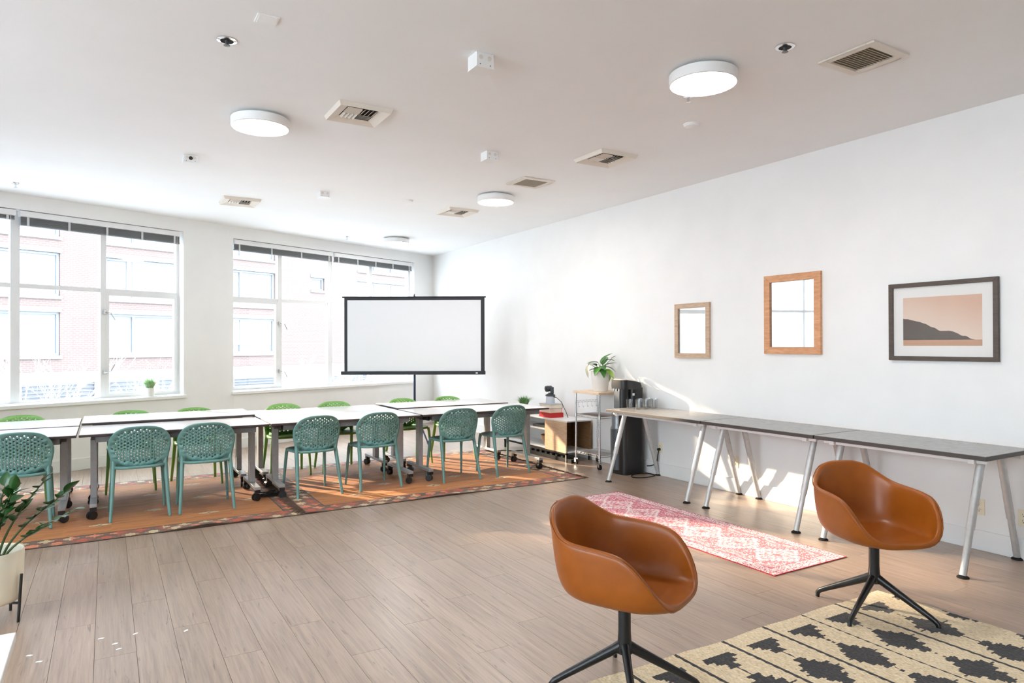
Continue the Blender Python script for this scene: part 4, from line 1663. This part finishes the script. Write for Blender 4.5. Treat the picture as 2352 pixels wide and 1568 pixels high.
lily(0.00, 0.0, 0.13, big, (0.55, 0.1), 0.85, 1.0)
lily(0.06, 0.0, 0.17, small, (0.6, -0.3), 0.25, 0.75)
lily(0.02, 0.03, 0.08, big, (0.75, -0.1), 0.55, 0.95)
lily(-0.02, -0.02, 0.14, big, (-0.9, -0.2), 0.25, 0.75)
lily(-0.11, 0.0, 0.12, dry, (-0.35, -0.2), -0.8, 1.0)
lily(-0.01, -0.05, 0.09, small, (-0.5, -0.7), -0.2, 1.0)
lily(0.01, -0.06, 0.07, small, (0.1, -0.8), -0.3, 0.9)
lily(0.04, -0.03, 0.06, lite, (0.5, -0.6), -0.1, 1.0)
lily(0.09, 0.0, 0.02, lite, (0.4, -0.2), -0.9, 0.7)
lily(0.12, 0.02, 0.18, dry, (0.5, 0.0), 0.65, 0.5)
lily(-0.04, 0.0, 0.10, big, (-0.5, -0.5), 0.35, 0.8)
lily(0.0, -0.03, 0.10, small, (0.2, -0.9), 0.2, 1.0)
lily(0.03, 0.04, 0.11, big, (0.3, 0.5), 0.7, 0.9)
lily(-0.03, 0.02, 0.06, small, (-0.7, 0.1), 0.1, 0.9)
lily(0.05, -0.02, 0.09, small, (0.9, -0.2), 0.0, 0.9)


def grassy(loc, label, pr, ph, n, L, spreadk, seed, col):
    t = thing('potted_plant', label, 'plant', loc)
    MB().lathe([(0.0, 0.0), (pr*0.86, 0.0), (pr*0.9, 0.004), (pr, ph), (pr*0.92, ph), (pr*0.9, ph*0.85), (0.0, ph*0.85)], 24).build('pot', M['pot_white'], t, smooth=40)
    rn = random.Random(seed)
    m = MB()
    for k in range(n):
        an = rn.uniform(0, 2*PI)
        r0 = pr*0.7*math.sqrt(rn.random())
        lean = spreadk*rn.uniform(0.1, 1.0)
        l = L*rn.uniform(0.6, 1.0)
        c, s = math.cos(an), math.sin(an)
        p0 = np.array([c*r0, s*r0, ph*0.85])
        p1 = p0+np.array([c*lean*l*0.35, s*lean*l*0.35, l*0.55])
        p2 = p0+np.array([c*lean*l, s*lean*l, l*(1-0.35*lean)])
        sd_ = np.array([-s, c, 0])*0.0032
        m.add([p0-sd_, p0+sd_, p1+sd_, p1-sd_, p2], [(0, 1, 2, 3), (3, 2, 4)])
    tag(m.build('grass_blades', col, t), kind='stuff')
    return t


M['grass_pale'] = noisy('pale_faux_grass', lin(120, 168, 104), lin(188, 214, 172), nscale=40, rough=0.5)
M['grass'] = noisy('faux_grass', lin(70, 130, 58), lin(140, 184, 120), nscale=40, rough=0.5)
sp = wallpt(onw(344, 910, 0.04)[0], 0.04, 0.843)
grassy(tuple(sp), 'small grassy plant in a white pot on the window sill', 0.056, 0.105, 420, 0.17, 0.85, 1, M['grass_pale'])
grassy((5.12, 8.27, cz1), 'small spiky plant in a pot on the console beside the books', 0.055, 0.105, 340, 0.20, 1.0, 2, M['grass'])

# ------------------------------------------------------------------ water cooler
wc = thing('water_cooler', 'tall black water cooler between the wire rack and the grey table', 'water cooler', (5.235, 6.175, 0), 0)
CSX, CSY = 0.90, 0.86


def rrect(hx, hy, r, n=6):
    P = []
    hx, hy, r = hx*CSX, hy*CSY, r*0.86
    for (cx, cy_, a0) in ((hx-r, hy-r, 0), (-hx+r, hy-r, 90), (-hx+r, -hy+r, 180), (hx-r, -hy+r, 270)):
        for k in range(n+1):
            a = math.radians(a0+90*k/n)
            P.append((cx+r*math.cos(a), cy_+r*math.sin(a)))
    return P


def loft(m, secs):
    n = len(secs[0][0])
    V = []
    for poly, z, dx in secs:
        V += [(x+dx, y, z if not callable(z) else z(x+dx, y)) for x, y in poly]
    Fq = []
    for i in range(len(secs)-1):
        for k in range(n):
            Fq.append((i*n+k, i*n+(k+1) % n, (i+1)*n+(k+1) % n, (i+1)*n+k))
    Fq.append(tuple(range(n-1, -1, -1)))
    Fq.append(tuple((len(secs)-1)*n+k for k in range(n)))
    return m.add(V, Fq)


m = MB()
loft(m, [(rrect(0.170, 0.160, 0.07), 0.0, 0.01), (rrect(0.172, 0.162, 0.07), 0.02, 0.01), (rrect(0.165, 0.152, 0.07), 0.72, 0.01)])
m.build('lower_body', M['black'], wc, smooth=40)
m = MB()
loft(m, [(rrect(0.10, 0.150, 0.05), 0.72, 0.075), (rrect(0.10, 0.146, 0.05), 1.0, 0.075)])
m.build('upper_back', M['black'], wc, smooth=40)
M['cooler_grey'] = mat('cooler_grey_trim', lin(120, 122, 124), 0.3, 0.5)
M['cooler_lid'] = mat('cooler_lid', lin(206, 196, 180), 0.3, 0.3)
m = MB()
loft(m, [(rrect(0.168, 0.150, 0.07), 0.985, 0.005), (rrect(0.170, 0.150, 0.07), 1.02, 0.003), (rrect(0.165, 0.146, 0.07), (lambda x, y: 1.085-0.16*(x+0.0)-0.9*x*x), 0.0)])
m.build('cooler_head', M['black'], wc, smooth=50)
m = MB()
loft(m, [(rrect(0.14, 0.125, 0.06), (lambda x, y: 1.086-0.16*x-0.9*x*x), -0.01), (rrect(0.125, 0.11, 0.05), (lambda x, y: 1.094-0.16*x-0.9*x*x), -0.01)])
m.build('lid', M['cooler_lid'], wc, smooth=40)
# dispensing bay
MB().lathe([(0.0, 0.745), (0.085, 0.745), (0.085, 0.985), (0.0, 0.985)], 24, (-0.055, 0, 0)).build('dispenser_niche', M['black'], wc, smooth=40)
MB().box(-0.146, -0.138, -0.05, 0.05, 0.76, 0.965).build('niche_cover', M['cooler_grey'], wc, bevel=0.003)
MB().lathe([(0.0, 0.728), (0.088, 0.728), (0.095, 0.738), (0.090, 0.748), (0.0, 0.748)], 28, (-0.105, 0, 0)).build('drip_tray', M['blackmetal'], wc, smooth=40)
for k in (-1, 0, 1):
    MB().cyl((-0.148, k*0.045, 0.965), (-0.148, k*0.045, 0.99), 0.010, n=12).build('spout', M['chrome'], wc, smooth=40)
MB().lathe([(0.0, 0.52), (0.085, 0.52), (0.088, 0.53), (0.075, 0.56), (0.075, 0.70), (0.0, 0.70)], 28, (-0.10, 0.03, 0)).build('filter_housing', M['cooler_grey'], wc, smooth=40)
MB().lathe([(0.0, 0.05), (0.086, 0.05), (0.092, 0.52), (0.0, 0.52)], 28, (-0.098, 0.03, 0)).build('front_column', M['cam_dark'], wc, smooth=40)
MB().cbox((0.0, -0.128, 0.925), (0.028, 0.003, 0.028)).build('label_sticker', M['trim'], wc)
crd = MB()
P = [(5.46, 5.855, 0.30), (5.44, 5.85, 0.30), (5.425, 5.85, 0.24), (5.42, 5.86, 0.17), (5.41, 5.90, 0.12), (5.40, 5.95, 0.10), (5.385, 5.99, 0.095)]
crd.tube([(x-5.235, y-6.175, z) for x, y, z in P], 0.0055, 8)
P = [(5.38, 6.0, 0.06)]
loop = []
for k in range(26):
    a = 2*PI*k/25
    loop.append((5.245+0.155*math.cos(a)-5.235, 5.90+0.085*math.sin(a)-6.175, 0.008+0.012*max(0, math.sin(a))))
crd.tube(loop, 0.0055, 8)
crd.build('power_cord', M['rubber'], wc, smooth=60)
MB().cyl((5.4545-5.235, 5.855-6.175, 0.300), (5.425-5.235, 5.853-6.175, 0.300), 0.017, 0.013, n=14).build('power_plug', M['rubber'], wc, smooth=40)


# ------------------------------------------------------------------ outlets
def outlet(y, z, lab):
    t = thing('wall_outlet', lab, 'outlet', (XW, y, z), 0, 'ivory wall outlets')
    MB().box(-0.006, 0.0, -0.036, 0.036, -0.058, 0.058).build('plate', M['ivory'], t, bevel=0.002)
    for sz in (-1, 1):
        r_ = MB().lathe([(0.0, 0.0), (0.0165, 0.0), (0.016, 0.002), (0.0, 0.002)], 18).build('socket', M['ivory'], t, smooth=40)
        r_.rotation_euler = (0, -PI/2, 0)
        r_.location = (-0.006, 0, sz*0.022)
        for sy in (-1, 1):
            MB().cbox((-0.0085, sy*0.006, sz*0.022+0.004), (0.001, 0.0022, 0.008)).build('slot', M['black'], t)
        MB().cbox((-0.0085, 0, sz*0.022-0.008), (0.001, 0.005, 0.005)).build('slot', M['black'], t)


outlet(5.852, 0.315, 'ivory wall outlet with the water cooler plugged in')
outlet(4.762, 0.314, 'ivory wall outlet between the first two pairs of table legs')
outlet(2.525, 0.314, 'ivory double wall outlet right of the facing leather armchair')
outlet(2.245, 0.290, 'ivory wall outlet cut by the right edge of the picture')


# ------------------------------------------------------------------ pictures on the wall
M['pic_glass'] = glass_mat('picture_glass', (1.0, 1.0, 1.0), 1.5, 1.2)
M['mirror'] = mat('mirror_glass', (0.86, 0.86, 0.85), 0.03, 1.0)


def picture(y0, y1, z0, z1, bw, fmat, lab, kind):
    t = thing('framed_picture' if kind == 'photo' else 'framed_mirror', lab, 'picture' if kind == 'photo' else 'mirror', (XW, (y0+y1)/2, (z0+z1)/2))
    w, h = abs(y1-y0)/2, (z1-z0)/2
    dep = 0.03
    for sy in (-1, 1):
        MB().add([(-dep, sy*w, -h), (-dep, sy*w, h), (-dep, sy*(w-bw), h-bw), (-dep, sy*(w-bw), -h+bw), (-0.002, sy*w, -h), (-0.002, sy*w, h), (-0.002, sy*(w-bw), h-bw), (-0.002, sy*(w-bw), -h+bw)],
                 [(0, 1, 2, 3), (7, 6, 5, 4), (0, 4, 5, 1), (1, 5, 6, 2), (2, 6, 7, 3), (3, 7, 4, 0)]).build('frame_side', fmat, t, bevel=0.002)
        MB().add([(-dep, -w, sy*h), (-dep, w, sy*h), (-dep, w-bw, sy*(h-bw)), (-dep, -w+bw, sy*(h-bw)), (-0.002, -w, sy*h), (-0.002, w, sy*h), (-0.002, w-bw, sy*(h-bw)), (-0.002, -w+bw, sy*(h-bw))],
                 [(0, 1, 2, 3), (7, 6, 5, 4), (0, 4, 5, 1), (1, 5, 6, 2), (2, 6, 7, 3), (3, 7, 4, 0)]).build('frame_rail', fmat, t, bevel=0.002)
    if kind == 'mirror':
        MB().box(-0.012, -0.004, -w+bw, w-bw, -h+bw, h-bw).build('mirror_glass', M['mirror'], t)
    else:
        MB().box(-0.012, -0.004, -w+bw, w-bw, -h+bw, h-bw).build('mount', M['mat_board'], t)
        iw, ih = w-bw-0.075, h-bw-0.082
        MB().box(-0.0135, -0.0115, -iw, iw, -ih, ih).build('print', landscape(), t)
        MB().box(-0.0175, -0.0165, -w+bw, w-bw, -h+bw, h-bw).build('glazing', M['pic_glass'], t)
    return t


def landscape():
    "plain stand-in print: warm pale upper field, dark brown lower field, sand strip"
    m = mat('landscape_print', (0.5, 0.4, 0.35), 0.6)
    b = m.node_tree.nodes['Principled BSDF']
    tc = nd(m, 'ShaderNodeTexCoord')
    sx = nd(m, 'ShaderNodeSeparateXYZ')
    lk(m, tc.outputs['Generated'], sx.inputs[0])
    nz = nd(m, 'ShaderNodeTexNoise', noise_dimensions='1D')
    nz.inputs['Scale'].default_value = 3.0
    lk(m, sx.outputs['Y'], nz.inputs['W'])
    md = nd(m, 'ShaderNodeMath', operation='MULTIPLY_ADD')
    md.inputs[1].default_value = 0.30
    lk(m, nz.outputs['Fac'], md.inputs[0])
    lk(m, sx.outputs['Z'], md.inputs[2])
    md2 = nd(m, 'ShaderNodeMath', operation='MULTIPLY_ADD')      # ground climbs gently to the left
    md2.inputs[1].default_value = -0.45
    lk(m, sx.outputs['Y'], md2.inputs[0])
    lk(m, md.outputs[0], md2.inputs[2])
    rp = nd(m, 'ShaderNodeValToRGB')
    e = rp.color_ramp.elements
    e[0].position, e[0].color = 0.0, (*lin(196, 150, 122), 1)
    e[1].position, e[1].color = 1.0, (*lin(222, 182, 158), 1)
    for pos, col in ((0.27, lin(92, 80, 72)), (0.275, lin(236, 214, 196))):
        k = e.new(pos)
        k.color = (*col, 1)
    rp.color_ramp.interpolation = 'LINEAR'
    lk(m, md2.outputs[0], rp.inputs['Fac'])
    st = nd(m, 'ShaderNodeMath', operation='LESS_THAN')
    st.inputs[1].default_value = 0.12
    lk(m, sx.outputs['Z'], st.inputs[0])
    mx = nd(m, 'ShaderNodeMix', data_type='RGBA')
    lk(m, st.outputs[0], mx.inputs[0])
    e[0].color = (*lin(96, 86, 80), 1)
    lk(m, rp.outputs['Color'], mx.inputs[6])
    mx.inputs[7].default_value = (*lin(206, 160, 132), 1)
    lk(m, mx.outputs[2], b.inputs['Base Color'])
    return m


picture(5.592, 5.084, 1.354, 1.948, 0.052, M['oak_pale_h'], 'small weathered oak framed mirror nearest the room corner', 'mirror')
picture(4.389, 3.785, 1.409, 2.153, 0.066, M['oak_warm'], 'warm oak framed mirror in the middle of the wall', 'mirror')
picture(3.173, 2.385, 1.370, 1.980, 0.034, M['frame_dark'], 'dark framed landscape print with a wide white mount', 'photo')

# ------------------------------------------------------------------ projection screen on its tripod
SD = 10.0
sc0 = _o+ray(951, 770)*SD
sr = thing('projection_screen', 'white tripod projection screen with a black border in front of the window', 'projection screen', (sc0[0], sc0[1], 0), -YAW)
kx = SD/FPX
xl, xr_ = (791-951)*kx, (1113-951)*kx
zt_, zb_ = float((_o+ray(951, 682)*SD)[2]), float((_o+ray(951, 853)*SD)[2])
MB().box(xl, xr_, -0.002, 0.002, zb_, zt_).build('border_fabric', M['screen_black'], sr)
MB().box(xl+0.045, xr_-0.055, -0.0035, 0.0, zb_+0.006, zt_-0.045).build('screen_surface', M['screen_white'], sr)
MB().tube([(xl-0.03, 0, zt_), (xr_+0.02, 0, zt_)], 0.011, 10).build('top_bar', M['screen_black'], sr, smooth=40)
MB().box(xl-0.045, xr_+0.012, -0.03, 0.035, zb_-0.045, zb_+0.006).build('roller_case', M['screen_black'], sr, bevel=0.006)
MB().box(xr_-0.13, xr_-0.10, -0.032, -0.03, zb_-0.03, zb_-0.012).build('case_sticker', M['trim'], sr)
MB().cyl((0, 0.05, 0.28), (0, 0.05, zt_+0.02), 0.012, n=12).build('pole', M['pole'], sr, smooth=40)
MB().tube([(0, 0.05, zt_+0.02), (0, 0.02, zt_+0.045), (0, -0.01, zt_+0.02), (0, 0.0, zt_+0.005)], 0.006, 8).build('hanger_hook', M['screen_black'], sr, smooth=40)
MB().cyl((0, 0.05, 0.26), (0, 0.05, zb_-0.05), 0.017, n=12).build('lower_pole', M['pole'], sr, smooth=40)
for k in range(3):
    an = math.radians(-50+120*k)
    c, s = math.cos(an), math.sin(an)
    MB().tube([(c*0.02, 0.05+s*0.02, 0.52), (c*0.42, 0.05+s*0.42, 0.012)], 0.011, 8).build('tripod_leg', M['pole'], sr, smooth=40)
    MB().tube([(c*0.015, 0.05+s*0.015, 0.28), (c*0.21, 0.05+s*0.21, 0.278)], 0.006, 6).build('brace', M['pole'], sr)
    MB().cyl((c*0.42, 0.05+s*0.42, 0.0), (c*0.415, 0.05+s*0.415, 0.03), 0.014, n=10).build('foot_cap', M['rubber'], sr)

# ------------------------------------------------------------------ ceiling fittings
M['lamp'] = mat('lamp_diffuser', (0.9, 0.9, 0.9), 0.5, emit=((1.0, 0.975, 0.94), 24.0))


def ceiling_lamp(x, y, lab):
    t = thing('ceiling_light', lab, 'ceiling light', (x, y, ZC), 0, 'round flush ceiling lights')
    MB().lathe([(0.0, 0.0), (0.15, 0.0), (0.15, -0.018), (0.196, -0.018), (0.196, -0.024), (0.0, -0.024)], 32).build('mount_plate', M['fixture'], t, smooth=40)
    MB().lathe([(0.205, -0.018), (0.212, -0.024), (0.212, -0.082), (0.204, -0.088), (0.196, -0.082), (0.196, -0.018)], 48, close=True).build('rim', M['fixture'], t, smooth=40)
    MB().lathe([(0.0, -0.0865), (0.10, -0.0865), (0.18, -0.085), (0.1955, -0.0835)], 48).build('diffuser', M['lamp'], t, smooth=40)


def ceil(x, y):
    p = onz(x, y, ZC)
    return float(p[0]), float(p[1])


ceiling_lamp(1.0, 5.40, 'round ceiling light left of the largest square vent')
ceiling_lamp(3.25, 3.08, 'round ceiling light nearest the viewer on the right')
ceiling_lamp(3.87, 6.86, 'round ceiling light in the middle distance near the flat grille')
ceiling_lamp(4.02, 10.42, 'round ceiling light farthest away by the room corner')


def vent4(x, y, size, lab):
    t = thing('ceiling_vent', lab, 'vent', (x, y, ZC), 0, 'square four-way ceiling vents')
    o_, i_, dr_ = size/2, size*0.29, 0.032
    fr = MB()
    for k in range(4):
        c, s = [(1, 0), (0, 1), (-1, 0), (0, -1)][k]

        def rot(px_, py_, pz_):
            return (px_*c-py_*s, px_*s+py_*c, pz_)
        fr.add([rot(o_, -o_, 0), rot(o_, o_, 0), rot(o_-0.012, o_-0.012, -dr_), rot(o_-0.012, -o_+0.012, -dr_), rot(i_, i_, -0.006), rot(i_, -i_, -0.006)],
               [(0, 1, 2, 3), (3, 2, 4, 5)])
    fr.build('flange', M['vent'], t)
    MB().box(-i_, i_, -i_, i_, -0.004, -0.002).build('duct_opening', M['vent_dark'], t)
    for qx in (-1, 1):
        for qy in (-1, 1):
            m_ = MB()
            for k in range(4):
                q = i_*(k+0.5)/4
                tilt = 0.8
                if qx*qy > 0:
                    m_.obox((qx*i_/2, qy*q, -0.014), ((1, 0, 0), (0, 1, tilt*qy), (0, -tilt*qy, 1)), (i_*0.96, 0.020, 0.0015))
                else:
                    m_.obox((qx*q, qy*i_/2, -0.014), ((1, 0, tilt*qx), (0, 1, 0), (-tilt*qx, 0, 1)), (0.020, i_*0.96, 0.0015))
            m_.build('louvre', M['vent'], t)


vent4(1.61, 4.935, 0.40, 'large square four-way ceiling vent right of the left ceiling light')
vent4(1.37, 8.66, 0.42, 'square four-way ceiling vent above the wall pier')
vent4(3.965, 4.96, 0.42, 'square four-way ceiling vent near the picture wall')
vent4(3.90, 7.93, 0.42, 'square four-way ceiling vent left of the distant ceiling light')


def grille(x, y, size, lab):
    t = thing('return_grille', lab, 'vent', (x, y, ZC), 0, 'louvred return grilles')
    o_, i_ = size/2, size*0.36
    m_ = MB()
    for a, b, c, d in ((-o_, o_, i_, o_), (-o_, o_, -o_, -i_), (i_, o_, -i_, i_), (-o_, -i_, -i_, i_)):
        m_.box(a, b, c, d, -0.014, 0.0)
    m_.build('grille_frame', M['vent'], t, bevel=0.003)
    MB().box(-i_, i_, -i_, i_, -0.003, -0.001).build('duct_opening', M['grille_back'], t)
    for k in range(13):
        yy = -i_+2*i_*(k+0.5)/13
        MB().obox((0, yy, -0.008), ((1, 0, 0), (0, 1, 0.9), (0, -0.9, 1)), (2*i_, 0.017, 0.0015)).build('slat', M['vent'], t)


grille(3.935, 2.445, 0.36, 'louvred return grille at the top right of the ceiling')
grille(3.88, 6.12, 0.38, 'louvred return grille in the middle distance before the round light')


def jbox(x, y, s, h, rz, lab, hole=False):
    t = thing('junction_box', lab, 'junction box', (x, y, ZC), rz, 'white ceiling junction boxes')
    MB().box(-s/2, s/2, -s/2, s/2, -h, 0).build('box_body', M['fixture'], t, bevel=0.002)
    MB().box(-s/2-0.002, s/2+0.002, -s/2-0.002, s/2+0.002, -h-0.003, -h).build('cover', M['fixture'], t)
    for sx in (-1, 1):
        MB().cyl((sx*s*0.25, -s/2-0.0015, -h*0.35), (sx*s*0.25, -s/2, -h*0.35), s*0.12, n=16).build('knockout', M['vent'], t)
        MB().cyl((sx*s*0.3, -s/2-0.003, -h*0.85), (sx*s*0.3, -s/2, -h*0.85), 0.003, n=8).build('screw', M['cam_dark'], t)
    if hole:
        MB().cyl((0.0, -s/2-0.003, -h*0.45), (0.0, -s/2, -h*0.45), s*0.14, n=16).build('open_knockout', M['vent_dark'], t)


jbox(1.93, 3.60, 0.115, 0.085, 0.0, 'white junction box on the ceiling nearest the viewer')
jbox(2.965, 5.37, 0.115, 0.075, 0.0, 'white junction box in the middle of the ceiling')
jbox(0.655, 6.86, 0.12, 0.065, 0.0, 'white junction box with an open hole above the left window', True)
jbox(2.11, 7.70, 0.11, 0.06, 0.0, 'small white junction box above the right window')


def detector(x, y, lab, r=0.065):
    t = thing('smoke_detector', lab, 'detector', (x, y, ZC), 0, 'round white ceiling detectors')
    MB().lathe([(0.0, 0.0), (r, 0.0), (r, -0.010), (0.0, -0.010)], 28).build('base', M['fixture'], t, smooth=40)
    MB().lathe([(0.0, -0.010), (r*0.92, -0.010), (r*0.86, -0.020), (r*0.5, -0.026), (0.0, -0.027)], 28).build('cap', M['fixture'], t, smooth=40)


detector(3.955, 3.87, 'flat white smoke detector below the nearest right ceiling light')
detector(3.09, 7.62, 'flat white smoke detector in the distance left of the round light')


def sprinkler(x, y, lab, recessed):
    t = thing('sprinkler', lab, 'sprinkler', (x, y, ZC), 0, 'ceiling sprinkler heads')
    if recessed:
        MB().lathe([(0.036, -0.001), (0.055, -0.001), (0.055, -0.004), (0.036, -0.007)], 28, close=True).build('escutcheon', M['chrome'], t, smooth=40)
        MB().lathe([(0.0, -0.0015), (0.037, -0.0015), (0.037, -0.003), (0.0, -0.003)], 24).build('cup', M['vent_dark'], t)
        MB().cyl((0, 0, -0.002), (0, 0, -0.03), 0.011, n=12).build('nozzle', M['cam_dark'], t, smooth=40)
        MB().lathe([(0.0, -0.032), (0.018, -0.030), (0.018, -0.033), (0.0, -0.035)], 12).build('deflector', M['cooler_grey'], t)
    else:
        MB().lathe([(0.0, 0.0), (0.040, 0.0), (0.034, -0.010), (0.012, -0.014), (0.0, -0.014)], 24).build('escutcheon', M['chrome'], t, smooth=40)
        MB().cyl((0, 0, -0.012), (0, 0, -0.045), 0.008, n=10).build('nozzle', M['chrome'], t, smooth=40)
        MB().lathe([(0.0, -0.046), (0.016, -0.045), (0.016, -0.048), (0.0, -0.049)], 12).build('deflector', M['chrome'], t)


sprinkler(0.585, 4.138, 'dark recessed sprinkler head at the upper left of the ceiling', True)
sprinkler(3.396, 2.584, 'dark recessed sprinkler head between the right light and the grille', True)
sprinkler(-0.833, 8.90, 'chrome sprinkler head at the far left above the window', False)
sprinkler(3.288, 10.654, 'tiny chrome sprinkler head left of the farthest ceiling light', False)
sprinkler(3.475, 3.43, 'chrome sprinkler head just below the nearest right ceiling light', False)
sprinkler(4.19, 7.08, 'chrome sprinkler head hanging beside the middle-distance ceiling light', False)
cp = thing('blank_cover_plate', 'flat square white cover plate at the top left of the ceiling', 'cover plate', (0.73, 3.765, ZC))
MB().box(-0.055, 0.055, -0.055, 0.055, -0.006, 0.0).build('plate', M['fixture'], cp, bevel=0.002)
MB().box(-0.045, 0.045, -0.045, 0.045, -0.008, -0.006).build('raised_center', M['fixture'], cp)

# small white flecks on the floor
M['fleck'] = mat('white_fleck', (0.85, 0.85, 0.85), 0.6)
for k, (x, y) in enumerate(((68, 1505), (90, 1519), (232, 1466), (264, 1478), (273, 1490), (311, 1455), (427, 1448))):
    p = onz(x, y, 0.0)
    o = MB().prism([(-0.014, -0.006), (0.010, -0.008), (0.015, 0.004), (0.002, 0.008), (-0.012, 0.005)], 0.0, 0.0012).build('floor_fleck', M['fleck'], None, loc=(float(p[0]), float(p[1]), 0.0), rz=-0.5+0.2*k)
    tag(o, 'tiny white fleck lying on the bare floor planks', 'scrap', 'white flecks on the floor')
